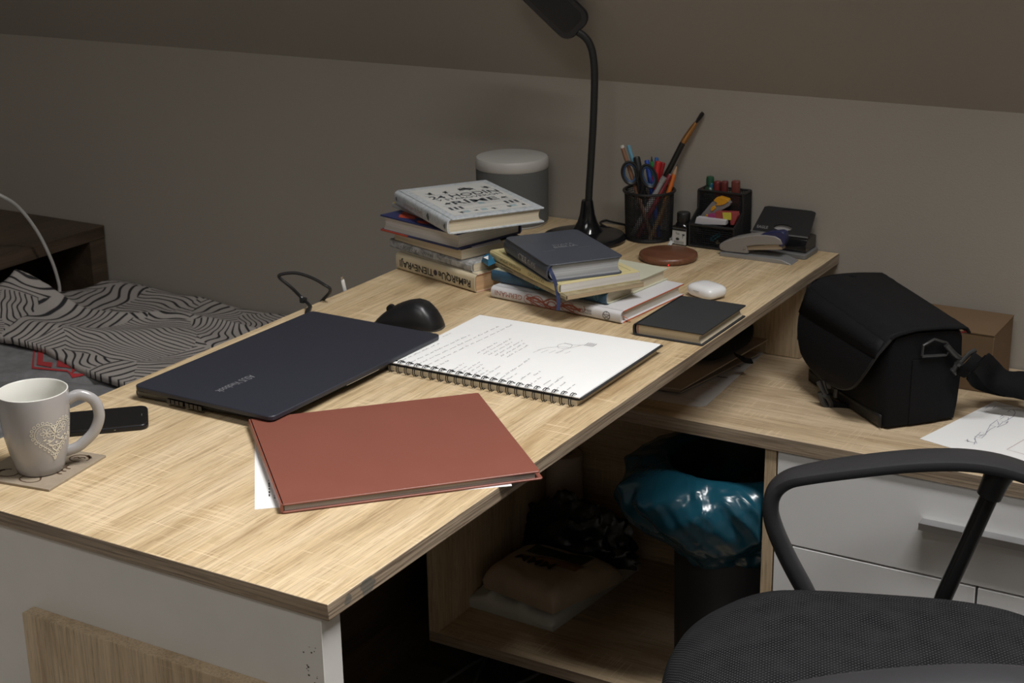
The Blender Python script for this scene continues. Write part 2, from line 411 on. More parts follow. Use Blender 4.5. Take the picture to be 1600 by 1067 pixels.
dsp = vmath('MULTIPLY', vmath('SUBTRACT', nn.outputs['Color'], (.5,.5,.5)).outputs[0], (.10,.10,0)).outputs[0]
v2_ = vmath('ADD', vec, dsp).outputs[0]
vo = nt.nodes.new('ShaderNodeTexVoronoi'); vo.inputs['Scale'].default_value = 5.6; nt.links.new(v2_, vo.inputs['Vector'])
sp = nt.nodes.new('ShaderNodeSeparateColor'); nt.links.new(vo.outputs['Color'], sp.inputs[0])
ang = math_(nt, 'MULTIPLY', sp.outputs[0], 6.283)
nn2 = nt.nodes.new('ShaderNodeTexNoise'); nn2.inputs['Scale'].default_value = 7; nn2.inputs['Detail'].default_value = 1; nt.links.new(vec, nn2.inputs['Vector'])
d2 = vmath('MULTIPLY', vmath('SUBTRACT', nn2.outputs['Color'], (.5,.5,.5)).outputs[0], (.10,.10,0)).outputs[0]
sx = nt.nodes.new('ShaderNodeSeparateXYZ'); nt.links.new(vmath('ADD', vec, d2).outputs[0], sx.inputs[0])
u = math_(nt, 'ADD', math_(nt, 'MULTIPLY', sx.outputs[0], math_(nt, 'COSINE', ang)), math_(nt, 'MULTIPLY', sx.outputs[1], math_(nt, 'SINE', ang)))
fr = math_(nt, 'ADD', math_(nt, 'MULTIPLY', sp.outputs[1], 52), 44)
s = math_(nt, 'FRACT', math_(nt, 'MULTIPLY', u, fr))
tri = math_(nt, 'ABSOLUTE', math_(nt, 'SUBTRACT', s, .5))
cc_ = ramp(nt, tri, [(.33, (.40,.365,.34)), (.39, (.020,.020,.022))])
nt.links.new(cc_, b.inputs['Base Color']); b.inputs['Roughness'].default_value = .9
hem = [(-1.69,.955), (-1.507,.928), (-1.411,.935), (-1.389,.934), (-1.338,.915), (-1.261,.887), (-1.179,.871), (-1.115,.860), (-.85,.82), (-.635,.80)]
def hem_y(x):
    for (a, b_) in zip(hem, hem[1:]):
        if a[0] <= x <= b_[0]: return lerp(a[1], b_[1], (x-a[0])/(b_[0]-a[0]))
    return hem[-1][1] if x > -1 else hem[0][1]
NX, NY = 150, 110
top = []; mb = MB()
def dv(s_, t):
    x = lerp(-1.69, -.635, s_); y = lerp(hem_y(x), 1.412, t); z = duvet_z(x, y)
    z = lerp(.502+.3*fold(x,y), z, sstep(0, .22, t))
    if s_ > .93: z -= ((s_-.93)/.07)**2*.05
    return V((x, y, max(z, .447)))
mb.grid(NX, NY, dv)
do = mb.build('duvet', DM, None, smooth=True, solid=.014, ang=180)
prop(do, 'rumpled duvet with a black wavy line pattern lying on the bed behind the laptop', 'duvet')
GC = mat('grey_marl_cloth', (.20,.20,.205), .95, bump=.4, bscale=600, var=.25, vscale=40)
def cloth_z(x, y):
    return -.05*sstep(hem_y(x)+.018, hem_y(x)+.06, y) + .466 + .026*sstep(.35, .8, y) + noise.noise(V((x*4.5, y*6, 2.2)))*.010 - .018*math.exp(-((y-.80-.25*(x+1.33)-.04*sin(9*x))/.012)**2)*(1 if x < -1.2 else .3)
mb = MB().grid(90, 70, lambda s_, t: (lambda x, y: V((x, y, max(cloth_z(x,y), .450))))(lerp(-1.685, -.66, s_), lerp(.15, hem_y(max(-1.69,min(-.64,lerp(-1.685, -.66, s_))))+.07, t)))
gc = thing('hoodie', 'grey hooded top with a red print lying half under the patterned duvet', 'clothing', (-1.2,.6,.45))
mb.build('cloth', GC, gc, True, smooth=True, solid=.008, ang=180)
RED = mat('red_print', (.42,.035,.04), .9)
mb = MB()
for poly in ([(280,660),(292,662),(282,828),(265,830)], [(265,830),(282,815),(560,842),(600,868),(740,875),(735,882),(600,884),(560,856)], [(318,672),(362,688),(356,772),(438,780),(432,820),(306,798)], [(478,752),(515,765),(600,800),(588,826),(472,812)], [(600,826),(640,822),(650,832),(596,872)]):
    dens = []
    for a, c in zip(poly, poly[1:]+poly[:1]):
        for k in range(6): dens.append((lerp(a[0],c[0],k/6)/5.333, 420+lerp(a[1],c[1],k/6)/5.333))
    pts = []
    for p in dens:
        z = .492
        for _ in range(4): w_ = B(p[0], p[1], z); z = cloth_z(w_.x, w_.y)+.0015
        pts.append(V((w_.x, w_.y, z)))
    mb.add(pts, [tuple(range(len(pts)))])
mb.build('red_print', RED, gc, True)

ns = thing('bedside_shelf', 'dark brown open-fronted bedside shelf in the shadowed corner at the back wall', 'shelf', (-1.95,1.05,0))
MB().box(-2.2, -1.70, .70, 1.418, .572, .60).build('top', W_DARK, ns, True, bevel=.001)
MB().box(-2.2, -1.702, 1.372, 1.418, .02, .572).build('side_panel', W_DARK, ns, True)
MB().box(-2.2, -1.702, .70, .73, .02, .572).build('side_panel', W_DARK, ns, True)
MB().box(-2.2, -2.18, .73, 1.372, .02, .572).build('back_panel', W_DARK, ns, True)
MB().box(-2.18, -1.705, .73, 1.372, .02, .05).build('bottom_panel', W_DARK, ns, True)
CABW = mat('white_cable', (.50,.49,.47), .5)
cab = MB().tube(catmull([(-2.05,.93,.606), (-1.95,.95,.66), (-1.80,1.0,.76), (-1.70,1.07,.765), (-1.66,1.103,.739), (-1.66,1.149,.702), (-1.66,1.192,.638), (-1.66,1.221,.568), (-1.662,1.234,.519), (-1.664,1.236,.50)], 8), .0036)
prop(cab.build('cable', CABW, None, smooth=True), 'white charging cable curving from the dark bedside shelf down to the bed', 'cable')
# ------------------------------------------------------------------ things on the near half of the desk
# laptop
lap = thing('laptop', 'closed dark blue laptop lying between the mug and the spiral sketchbook', 'laptop', (-.44,.51,ZD), R(-1))
LID = mat('dark_blue_laptop_lid', (.023,.025,.036), .45, var=.03)
LBASE = mat('graphite_laptop_base', (.055,.055,.055), .4, metal=.3)
hx, hy = .1155, .1835
mb = MB(); r_ = .010
def rr(x0, x1, y0, y1, r, n=5):
    o = []
    for cx, cy, a0 in ((x1-r,y1-r,0), (x0+r,y1-r,90), (x0+r,y0+r,180), (x1-r,y0+r,270)):
        for k in range(n+1): a = R(a0+90*k/n); o.append((cx+r*cos(a), cy+r*sin(a)))
    return o
lid = MB().prism(rr(-hx,hx,-hy,hy,.009), lambda a,b: V((a,b,.0132)), lambda a,b: V((a,b,.0195))).build('lid', LID, lap, bevel=.0012, seg=2)
mb = MB(); n = len(rr(0,1,0,1,.1))
cutc = lambda L_: [(a,b) if not (a > hx-.045 and b < -hy+.045 and a-b > hx+hy-.05) else (a-(a-b-(hx+hy-.05))/2, b+(a-b-(hx+hy-.05))/2) for a,b in L_]
o1, o2, o3 = map(cutc, (rr(-hx+.001,hx-.001,-hy+.001,hy-.001,.009), rr(-hx+.001,hx-.001,-hy+.001,hy-.001,.009), rr(-hx+.006,hx-.008,-hy+.008,hy-.008,.009)))
mb.add([(a,b,.0124) for a,b in o1]+[(a,b,.0085) for a,b in o2]+[(a,b,.0022) for a,b in o3], [tuple(range(n)), tuple(range(2*n,3*n))[::-1]]+[(k*n+i,k*n+(i+1)%n,(k+1)*n+(i+1)%n,(k+1)*n+i) for k in range(2) for i in range(n)])
base = mb.build('base', LBASE, lap, smooth=True, ang=30)
for k, y0 in enumerate([.0590+.0072*i for i in range(4)]+[.0905+.0072*i for i in range(4)]):
    x = -hx+y0-.002
    MB().box(x, x+.0056, -hy+.0006, -hy+.004, .0052, .0112).build('vent', BLACKG, base)
MB().tube([(-hx+.004,-hy+.006,.0075), (-hx+.004,hy-.006,.0075)], .0058, 12).build('hinge', LBASE, lap, smooth=True)
for y in (-.15, .15): MB().box(-.10,-.085,y-.02,y+.02,0,.0028).build('rubber_foot', BLACKP, lap)
for y in (-.15, .15): MB().box(.088,.10,y-.02,y+.02,0,.0028).build('rubber_foot', BLACKP, lap)
MB().box(hx-.0012, hx+.0004, -.035, .035, .0128, .0136).build('opening_lip', METAL, lap)
mb = MB(); a = B(399,587.5,.7697); c = B(345,612.5,.7697)
lay_text(mb, 'ASUS Vivobook', (a.x-.010, a.y, .7697), (c-a), (1,-.02,0), (c-a).length, .0125)
prop(mb.build('lettering', mat('silver_print', (.38,.38,.40), .4, metal=.5), lap, True), 'small silver lettering upside down')

# charger cable looping off the desk's left edge
q = (-.62,.76,.76); pts = [V((-.553,.690,.759)), V((-.570,.705,.761)), F(484,478,(-.59,.73,.76)), F(474,468,q), F(455,449,q), F(437,434,q), F(440,428.5,q), F(462,426.5,q), F(485,433,q), F(505,444,q), F(516,455,q), V((-.622,.80,.735)), V((-.632,.80,.68)), V((-.632,.79,.53))]
cb = thing('laptop_cable', 'black laptop charging cable making a loop over the left edge of the desk', 'cable', (-.6,.74,.76))
MB().tube(catmull(pts, 8), .0026).build('cord', BLACKP, cb, True, smooth=True)
p = F(474,469,q); MB().lathe([(.0034,-.004),(.006,-.003),(.006,.003),(.0034,.004)], 14, p).build('cable_tie', BLACKP, cb, True, smooth=True)
MB().tube([V((-.5535,.6875,.759)), V((-.566,.703,.7605)), F(485,479,(-.59,.73,.76))], [.004,.004,.003]).build('plug', BLACKP, cb, True, smooth=True)
# white lightning plug at the edge
pl = thing('charging_plug', 'white phone charging plug sticking up past the left desk edge near the cable loop', 'plug', (-.615,.857,.70))
a, c = PXW(538.5,452,-.6165), PXW(535,437,-.6165); d = (c-a).normalized()
MB().tube([a-d*.03, a, c-d*.002, c], [.0036,.0038,.0038,.003], 12, flat=.6).build('plug_body', mat('white_plastic', (.72,.72,.71), .35), pl, True, smooth=True)
MB().tube([c, c+d*.0062], .0028, 8, flat=.4).build('contact', METAL, pl, True)
MB().tube(catmull([a-d*.03, a-d*.06, a-d*.11+V((.0,0,-.03)), V((-.63,.84,.56))], 6), .0016).build('cord', CABW, pl, True, smooth=True)

# mouse
ms_ = thing('computer_mouse', 'black wireless mouse between the laptop and the paperbacks', 'mouse', (-.4175,.752,ZD), R(14))
HX = [(-.0525,.009),(-.048,.015),(-.038,.0205),(-.02,.0285),(0,.0355),(.014,.0382),(.028,.0365),(.040,.0305),(.048,.022),(.0525,.012)]
def mh(x):
    for p, n_ in zip(HX, HX[1:]):
        if p[0] <= x <= n_[0]: return lerp(p[1], n_[1], (x-p[0])/(n_[0]-p[0]))
    return .010
def mouse_pt(u, v):
    a = 2*pi*u; k = (1-v)**.7
    sg = lambda q, e: abs(q)**e*(1 if q >= 0 else -1)
    x0_, y0_ = .0525*sg(cos(a),.8), sg(sin(a),.75)*(.0305+.0025*cos(a)-.0035*(1-abs(cos(a)))*(abs(sin(a))**3))
    x = x0_*k+.006*(1-k); y = y0_*k
    return V((x, y, .0028+mh(x)*max(0,1-k**3.4)**.62))
body = MB().grid(56, 22, mouse_pt, wrapx=True)
mo = body.build('body', mat('matte_black_mouse', (.010,.010,.011), .36), ms_, smooth=True, ang=180)
MB().prism([(.0535*abs(cos(t))**.85*(1 if cos(t)>0 else -1), .0318*abs(sin(t))**.8*(1 if sin(t)>0 else -1)) for t in [2*pi*k/40 for k in range(40)]], lambda a,b: V((a,b,0)), lambda a,b: V((a,b,.003))).build('bottom_plate', mat('dark_grey_plastic', (.05,.05,.05), .4), ms_)
wh = MB(); 
wh.tube([(-.0275,-.0035,.0245), (-.0275,.0035,.0245)], .0062, 20)
wh.build('scroll_wheel', BLACKP, ms_, smooth=True)

# sketchbook
sk = thing('sketchbook', 'open spiral-bound sketchbook with handwritten notes on its white page', 'sketchbook', (-.18,.69,ZD))
x0, x1, y0, y1 = -.333, -.040, .577, .812
MB().box(x0, x1-.004, y0, y1-.004, .7502, .7575).build('page_stack', PG_CREAM, sk, True)
MB().box(x0-.002, x1, y0+.001, y1, .7576, .7592).build('cover', mat('black_board', (.018,.020,.024), .5), sk, True, bevel=.0005)
pgm = MB(); pgm.add([(x0,y0,.7611),(x1,y0,.7613),(x1,y1,.7625),(x0,y1,.7613),(x0,y0,.7622),(x1,y0,.7624),(x1-.001,y1,.7636),(x0,y1,.7626)], [(3,2,1,0),(4,5,6,7),(0,1,5,4),(1,2,6,5),(2,3,7,6),(3,0,4,7)])
pgm.v = pgm.v
pg = pgm.build('page', PAPER, sk, True)
MB().add([(x0-.001,y0+.002,.7594),(x1+.0035,y0+.002,.7594),(x1+.0035,y1+.001,.7606),(x0-.001,y1+.001,.7594),(x0-.001,y0+.002,.7610),(x1+.0035,y0+.002,.7612),(x1+.0035,y1+.001,.7624),(x0-.001,y1+.001,.7612)], [(3,2,1,0),(4,5,6,7),(0,1,5,4),(1,2,6,5),(2,3,7,6),(3,0,4,7)]).build('cover', MATS['black_board'], sk, True)
N = 22
for i in range(N):
    xx = lerp(x0+.006, x1-.011, i/(N-1)); mb = MB()
    for dx in (0, .0030):
        pts = [(xx+dx+.0018*(k/22-.5), y0+.0015+.0095*cos(2*pi*k/22+.5), .7570+.0090*sin(2*pi*k/22+.5)) for k in range(22)]
        pts = [(a, b_, max(c_, .7507)) for a, b_, c_ in pts]
        mb.tube(pts, .00062, 6, closed=True)
    mb.ribbon([(xx-.001, y0+.0085, .76235), (xx+.0045, y0+.0085, .76240)], .0032)
    mb.build('spiral_ring', BLACKG, sk, True, smooth=True)
rnd = random.Random(3)
wm = MB()
def zpage(x, y): return .7622 + .0002*(x-x0)/(x1-x0) + .0008*(y-y0)/(y1-y0)*(x-x0)/(x1-x0) + .0004*(y-y0)/(y1-y0) + .0003
def scrawl(x, y, L, h=.0034, w=.00055, slant=0.0):
    t = y; pts = []
    e = y+L
    while t < e:
        wl = rnd.uniform(.006,.017); s_ = t; pts = []
        k = 0
        while t < min(s_+wl, e):
            amp = rnd.choice([.35,.4,.5,1.0,.45]) * h * (1 if k % 2 else 0)
            px_ = x - amp + (t-y)*slant; pts.append(V((px_, t, zpage(px_, t)))); t += rnd.uniform(.0008,.0017); k += 1
        if len(pts) > 1: wm.ribbon(pts, w)
        t += rnd.uniform(.0022,.004)
for (x, y, L) in ((-.318,.591,.085), (-.303,.588,.138), (-.290,.588,.19), (-.277,.588,.205), (-.263,.590,.032), (-.332+.008,.70,.02)): scrawl(x, y, L, slant=.06)
for i in range(6): scrawl(-.243+i*.0088, .662+i*.001, (.052,.075,.062,.074,.064,.062)[i], .0032)
for (x, y, L) in ((-.236,.590,.030),(-.227,.592,.022),(-.219,.588,.046),(-.211,.588,.040),(-.202,.589,.028),(-.193,.587,.024),(-.186,.587,.050),(-.174,.586,.024),(-.163,.589,.088),(-.153,.592,.026),(-.138,.600,.030),(-.130,.622,.018),(-.117,.588,.032),(-.092,.590,.046),(-.080,.592,.026),(-.066,.594,.024)): scrawl(x, y, L, .0034, slant=-.06)
wd_ = MB()
def stroke(pts, w=.00045): wd_.ribbon([V((x, y, zpage(x,y))) for x, y in pts], w)
stroke([(-.103,.597+.001*k) for k in range(20)], .0007)
stroke([(-.078,.580+.0006*k) for k in range(8)], .0012)
stroke([(-.153+.010*cos(t/10*6.28), .744+.012*sin(t/10*6.28)) for t in range(11)])
for k in range(5): stroke([(-.178+.010*k, .700+.004*k), (-.175+.010*k,.716+.003*k)])
stroke([(-.178,.712),(-.170,.728),(-.160,.737),(-.146,.742)]); stroke([(-.150,.712),(-.146,.730),(-.140,.745),(-.132,.762)]); stroke([(-.160,.756),(-.150,.752),(-.135,.757)])
for k in range(5): stroke([(-.130+.003*k,.758),(-.130+.003*k,.772)], .001)
wm.build('handwriting', mat('grey_pencil', (.09,.09,.11), .8), sk, True); wd_.build('pencil_sketch', MATS['grey_pencil'], sk, True)

# red-brown album with the sheet under it
ORD = V((-.166,.136,0)).lerp(B(442,801,.7505),.5)
al = thing('album', 'reddish-brown leatherette album lying askew at the near edge of the desk', 'album', (ORD.x,ORD.y,ZD), R(47.0))
ALB = mat('red_brown_leatherette', (.215,.072,.050), .40, bump=.12, bscale=1500, var=.04)
Lx, Ly = .292, .268
MB().prism(rr(0,Lx+.003,0,Ly,.004), lambda a,b: V((a,b,.0006)), lambda a,b: V((a,b,.0028))).build('back_cover', ALB, al, bevel=.0008)
MB().prism(rr(0.001,Lx,0.001,Ly,.003), lambda a,b: V((a,b,.0090)), lambda a,b: V((a,b,.0112))).build('front_cover', ALB, al, bevel=.0009)
MB().prism([(.004,.003),(Lx-.006,.003),(Lx-.006,Ly-.004),(.004,Ly-.004)], lambda a,b: V((a,b,.0029)), lambda a,b: V((a,b,.0089))).build('pages', PG_GREY, al)
MB().prism([(0,.0006),(.003,.0006),(.0032,.006),(.003,.0112),(0,.0112),(-.0012,.006)], lambda a,b: V((a,.002,b)), lambda a,b: V((a,Ly-.001,b))).build('spine', ALB, al, smooth=True)
p0, p1, p2, p3 = B(398,688,.7503), B(398,796,.7503), B(800,759,.7503), None
ps = MB(); d1 = (p2-p1); p3 = p0+d1
shv = [p0,p1,p1+(p2-p1)*1.0,p3]
sh = thing('paper_sheet', 'white printed sheet peeking out from under the red-brown album', 'paper', (-.2,.25,ZD))
MB().prism([(p.x,p.y) for p in shv], lambda a,b: V((a,b,.75005)), lambda a,b: V((a,b,.7504))).build('page', PAPER, sh, True)
mb = MB(); uu = (p1-p0).normalized(); vv = V((-uu.y,uu.x,0))
if vv.dot(p2-p1) < 0: vv = -vv
for k in range(9): 
    s0 = .10+.01*(k%3); base_ = p0+vv*(.016+.006*k)
    for j in range(9):
        a_ = base_+uu*(s0+.008*j); mb.ribbon([a_+V((0,0,.00022)), a_+uu*rnd.uniform(.003,.007)+V((0,0,.00022))], .0016)
mb.build('printed_lines', INK, sh, True)

# phone
ph = thing('smartphone', 'black smartphone lying face up behind the grey mug handle', 'phone', (0,0,0), 0)
pr_, pb = B(230,662,.757), B(229,634,.757)
e1 = (pb-pr_); e1.z = 0; wv = e1.normalized(); lv = V((wv.y,-wv.x,0)); lv = -lv if lv.x > 0 else lv
ce = (pr_+pb)/2 + lv*.069
ph.location = (ce.x, ce.y, ZD); rz = atan2(-lv.y,-lv.x); ph.rotation_euler = (0,0,rz); PM[ph.name] = M4.Translation((ce.x,ce.y,ZD)) @ M4.Rotation(rz,4,'Z')
MB().prism(rr(-.0705,.0705,-.0345,.0345,.010,6), lambda a,b: V((a,b,0)), lambda a,b: V((a,b,.0073))).build('body', mat('black_anodised_metal', (.02,.02,.022), .3, metal=.6), ph, bevel=.0022, seg=3)
scn = MB().prism(rr(-.069,.069,-.033,.033,.009,6), lambda a,b: V((a,b,.0072)), lambda a,b: V((a,b,.0077))).build('screen', BLACKG, ph)
MB().box(.0625,.0632,-.004,.004,.0077,.00775).build('earpiece', mat('grey_slot', (.10,.10,.10), .4), ph)
MB().lathe([(.0012,-.0002),(.0012,.0002)], 12, (0.03,-.0345,.0038)).build('port', METAL, ph)

# coaster + mug
co = thing('coaster', 'square brown cardboard coaster with burnt-out swirls under the grey mug', 'coaster', (-.495,.107,ZD), R(8.6))
MB().box(-.053,.053,-.053,.053,0,.003).build('board', mat('fibreboard', (.29,.235,.17), .9, bump=.2, var=.08, vscale=90), co, bevel=.0004)
mb = MB(); zz = .0032
def arc(cx, cy, r, a0, a1, w=.0012, sy=1): w *= 1.5; mb.ribbon([(cx+r*cos(R(a)), cy+r*sy*sin(R(a)), zz) for a in [lerp(a0,a1,k/14) for k in range(15)]], w)
arc(.030,.034,.0125,-20,300,.0012,.8); arc(.030,.034,.0125,20,75,.003,.8); arc(.026,.033,.003,0,200); arc(.033,.035,.003,0,200)
arc(.014,-.036,.013,120,400,.0012,.7); arc(.020,-.031,.004,0,180,.0016)
arc(-.022,-.030,.013,100,380,.0014,.8); arc(-.022,-.030,.012,140,200,.003,.8)
for k in range(3): arc(.036,-.006+.008*k,.006,150,300,.0018)
mb.build('burnt_lines', mat('burnt_brown', (.08,.045,.025), .9), co)
mc = V((-.487,.101,ZD+.003))
mg = thing('mug', 'pale grey mug with a white relief heart standing on the square coaster', 'mug', mc)
MUGM = mat('grey_glazed_stoneware', (.335,.325,.325), .22, var=.02, coat=.2); MUGI = mat('white_glaze', (.66,.65,.60), .25, var=.02)
prof = [(0,.0),(.0245,0),(.0268,.0016),(.0290,.010),(.0330,.025),(.0362,.042),(.0382,.060),(.0393,.078),(.0399,.094),(.0397,.0965)]
inn = [(.0397,.0965),(.0388,.0972),(.0378,.0962),(.0370,.078),(.0355,.058),(.0330,.038),(.027,.018),(.019,.008),(0,.007)]
MB().lathe(prof, 56, cap=False).build('body', MUGM, mg, smooth=True, ang=180)
MB().lathe(inn, 56, cap=False).build('glazed_inside', MUGI, mg, smooth=True, ang=180)
ah = R(46); hv = V((cos(ah), sin(ah), 0)); side = V((-sin(ah), cos(ah), 0))
hp = catmull([hv*.036+V((0,0,.080)), hv*.050+V((0,0,.0855)), hv*.066+V((0,0,.077)), hv*.0705+V((0,0,.058)), hv*.063+V((0,0,.039)), hv*.049+V((0,0,.026)), hv*.040+V((0,0,.0210)), hv*.029+V((0,0,.0185))], 6)
MB().tube(hp, [.0052]*len(hp), 12, flat=1.25).build('handle', MUGM, mg, smooth=True, ang=180)
def mr(z):
    for a, b_ in zip(prof[1:], prof[2:]):
        if a[1] <= z <= b_[1]: return lerp(a[0], b_[0], (z-a[1])/max(1e-9,b_[1]-a[1]))
    return .039
AZ0 = R(-41.2+30)
def mpt(u, v, e=.0006): # u across, v up in metres from heart centre
    z = .047+v; r = mr(z)+e; a = AZ0+u/.0375; return V((r*cos(a), r*sin(a), z))
hm = MB()
def heart(t, s_): return (s_*16*sin(t)**3/17, s_*(13*cos(t)-5*cos(2*t)-2*cos(3*t)-cos(4*t))/17+s_*.10)
def loop(cx, cy, rx, ry, w=.00075, n=12, rot=0):
    pts = []
    for k in range(n+1):
        a = 2*pi*k/n; x, y = rx*cos(a), ry*sin(a); pts.append(mpt(cx+x*cos(rot)-y*sin(rot), cy+x*sin(rot)+y*cos(rot)))
    nr = (mpt(cx,cy,.01)-mpt(cx,cy,0)); hm.ribbon(pts, w, nr)
def dot_(cx, cy, rx, ry=None, rot=0, n=8):
    ry = ry or rx
    hm.add([mpt(cx+rx*cos(2*pi*k/n)*cos(rot)-ry*sin(2*pi*k/n)*sin(rot), cy+rx*cos(2*pi*k/n)*sin(rot)+ry*sin(2*pi*k/n)*cos(rot), .0007) for k in range(n)], [tuple(range(n))])
for k in range(38): x, y = heart(2*pi*k/38+.08, .0275); loop(x, y, .0015, .0016)
hpts = [mpt(*heart(2*pi*k/80, .0242)) for k in range(81)]
for a_, b_ in zip(hpts, hpts[1:]): hm.ribbon([a_, b_], .0007, V((a_.x,a_.y,0)))
for k in range(60): x, y = heart(2*pi*k/60, .0215); dot_(x, y, .00055, n=6)
for (cx, cy, pr2) in ((-.0095,.0095,.0027), (.0105,.0115,.0024)):
    for k in range(6): a_ = k*pi/3; loop(cx+.0042*cos(a_), cy+.0036*sin(a_), pr2, .0016, .0006, 10, a_)
    dot_(cx, cy, .001)
for k in range(8): a_ = k*pi/4+.2; dot_(.0015+.0036*cos(a_), .0055+.0036*sin(a_), .0021, .0008, a_)
for sx_ in (-1, 1):
    hm.ribbon([mpt(.0015+sx_*(.002+.001*k), .0005-.0055*sin(k/12*1.7)*(1-.03*k)) for k in range(11)], .0013, V((cos(AZ0),sin(AZ0),0)))
    dot_(.0015+sx_*.0085, -.0008, .0026, .0013, sx_*.5); dot_(.0015+sx_*.007, -.0065, .0036, .0013, sx_*.6); dot_(.0015+sx_*.0135, .0012, .0020, .0012, -.3*sx_)
dot_(.0015,-.0045,.0016,.0016)
for k in range(40):
    t0, t1 = 2*pi*k/40, 2*pi*(k+1)/40
    hm.ribbon([mpt(.0015+heart(t0,.0052)[0], -.0115+heart(t0,.0052)[1]), mpt(.0015+heart(t1,.0052)[0], -.0115+heart(t1,.0052)[1])], .0014, V((cos(AZ0),sin(AZ0),0)))
for sx_ in (-1,1): dot_(.0015+sx_*.0019,-.0105,.0010)
hm.build('relief_heart', mat('cream_relief', (.64,.60,.50), .5), mg)
# ------------------------------------------------------------------ books
def book(name, label, A, rz, z, L, D, T, cover, pages, board=.0022, hard=True, spine=None, curve=.0, over=.003, group=None, tilt=None, spine_r=None, edge=None):
    """local frame: x along the spine 0..L, y from the spine 0..D, z 0..T"""
    t = thing(name, label, 'book', (A[0], A[1], z), R(rz), group)
    ov = over if hard else 0
    cm = [cover, spine or cover, edge or cover]
    mb = MB()
    for (z0, z1) in ((0, board), (T-board, T)):
        mb.box(0, L, (.004 if hard else .001), D, z0, z1, side={2:0, 3:2, 4:2, 5:2})
    cb_ = mb.build('cover', cm, t, bevel=min(.0006, board*.3))
    n = 10; prof = []
    bl = curve; rad = spine_r if spine_r is not None else min(.004, T*.25)
    outer = []
    for k in range(n+1):
        a = k/n; zz = T*a; e = 0
        d = min(zz, T-zz)
        if d < rad: e = rad - math.sqrt(max(0, rad**2-(rad-d)**2))
        outer.append((-bl*(1-(2*a-1)**2)+e, zz))
    fine = []
    for k in range(4): fine += []
    inner = [(y+max(board, .0007), min(max(zz, board*.5), T-board*.5)) for y, zz in outer]
    top_y = .006 if hard else .003
    poly = [(top_y, 0)] + outer + [(top_y, T)] + [(top_y, T-board*.9)] + inner[::-1] + [(top_y, board*.9)]
    sp = MB(); P = poly; N_ = len(P)
    sp.add([V((0,y,zz)) for y,zz in P]+[V((L,y,zz)) for y,zz in P], [(i,(i+1)%N_,N_+(i+1)%N_,N_+i) for i in range(N_)])
    for e_, s_ in ((0,0),(N_,1)):
        m_ = len(outer)
        ids_o = list(range(0, m_+2)); 
        for i in range(m_+1):
            a_, b_ = i, i+1; c_, d_ = N_-1-i, N_-2-i
            if c_ > d_ >= b_ : sp.f.append((e_+a_, e_+b_, e_+d_, e_+c_)); sp.m.append(0)
    sp.build('spine', spine or cover, t, smooth=True, ang=50)
    cc = .004 if hard else 0
    pgp = [(ov, .0035), (L-ov, .0035), (L-ov, D-ov)] + ([(lerp(L-ov, ov, k/8), D-ov) for k in range(1,8)]) + [(ov, D-ov)]
    m2 = MB(); zs = [board+.0001+ (T-2*board-.0002)*k/8 for k in range(9)]
    lay = []
    for k, zz in enumerate(zs):
        c_ = cc*(1-(2*k/8-1)**2)
        lay.append([V((ov,.0035-bl*.6*(1-(2*k/8-1)**2),zz)), V((L-ov,.0035-bl*.6*(1-(2*k/8-1)**2),zz)), V((L-ov,D-ov-c_,zz)), V((ov,D-ov-c_,zz))])
    for k, q in enumerate(lay): m2.v += q
    m2.f = [(3,2,1,0)] + [(4*k+i, 4*k+(i+1)%4, 4*k+4+(i+1)%4, 4*k+4+i) for k in range(8) for i in range(4)] + [(32,33,34,35)]
    m2.m = [0]*len(m2.f)
    m2.build('page_block', pages, t, smooth=True, ang=40)
    t['_T'] = T; del t['_T']
    def onspine(p):
        a = p.z/T; d = min(p.z, T-p.z); e = 0
        if d < rad: e = rad - math.sqrt(max(0, rad**2-(rad-d)**2))
        return V((p.x, -bl*(1-(2*a-1)**2)+e-.0003, p.z))
    return t, onspine
def spine_text(t, fn, s, x0, x1, z0, z1, m, name='spine_lettering', bold=0, up=False):
    mb = MB()
    if not up: lay_text(mb, s, (x1, 0, z1), (-1,0,0), (0,0,-1), x1-x0, z1-z0, fn, bold)
    else: lay_text(mb, s, (x0, 0, z0), (1,0,0), (0,0,1), x1-x0, z1-z0, fn, bold)
    return mb.build(name, m, t)

IVORY = mat('ivory_cover', (.60,.52,.37), .5, var=.05)
# left stack, from the desk up
t, fn = book('paperback_book', 'ivory book with bold black lettering at the bottom of the left stack', (-.607,.9945), -16.9, .75, .1965, .128, .0290, IVORY, PG_ORANGE, .0016, True, curve=.0015, over=.0015, edge=mat('pink_edge', (.52,.25,.19), .6))
def spine_word(s, x0, x1, z0, z1, bold=.012): return spine_text(t, fn, s, x0, x1, z0, z1, BLACKINK, bold=bold)
spine_word('TIENEvRAJI', .010, .096, .0068, .0222, .02); spine_word('ReMaRQUe', .109, .187, .0068, .0212, .02)
mb = MB(); c = V((.1015,0,.0145)); mb.add([fn(c+V((.0048*cos(2*pi*k/16),0,.0048*sin(2*pi*k/16)))) for k in range(16)], [tuple(range(16))]); mb.build('spine_dot', mat('dark_violet_dot', (.05,.035,.06), .6), t)
MARB = bpy.data.materials.new('grey_marbled_paper'); MARB.use_nodes = True; nt = MARB.node_tree
f_ = noise_(nt, mapped(nt, 1, 1, 1), 45, 6, .65, 1.5); nt.links.new(ramp(nt, f_, [(.36, (.20,.20,.20)), (.50, (.42,.42,.42)), (.66, (.60,.60,.60))]), nt.nodes['Principled BSDF'].inputs['Base Color']); nt.nodes['Principled BSDF'].inputs['Roughness'].default_value = .5
t, fn = book('paperback_book', 'grey marbled paperback with a black spine label, second-lowest in the left stack', (-.635,1.0165), -18.5, .779, .2155, .133, .0140, MARB, PG_CREAM, .0012, False, curve=.001)
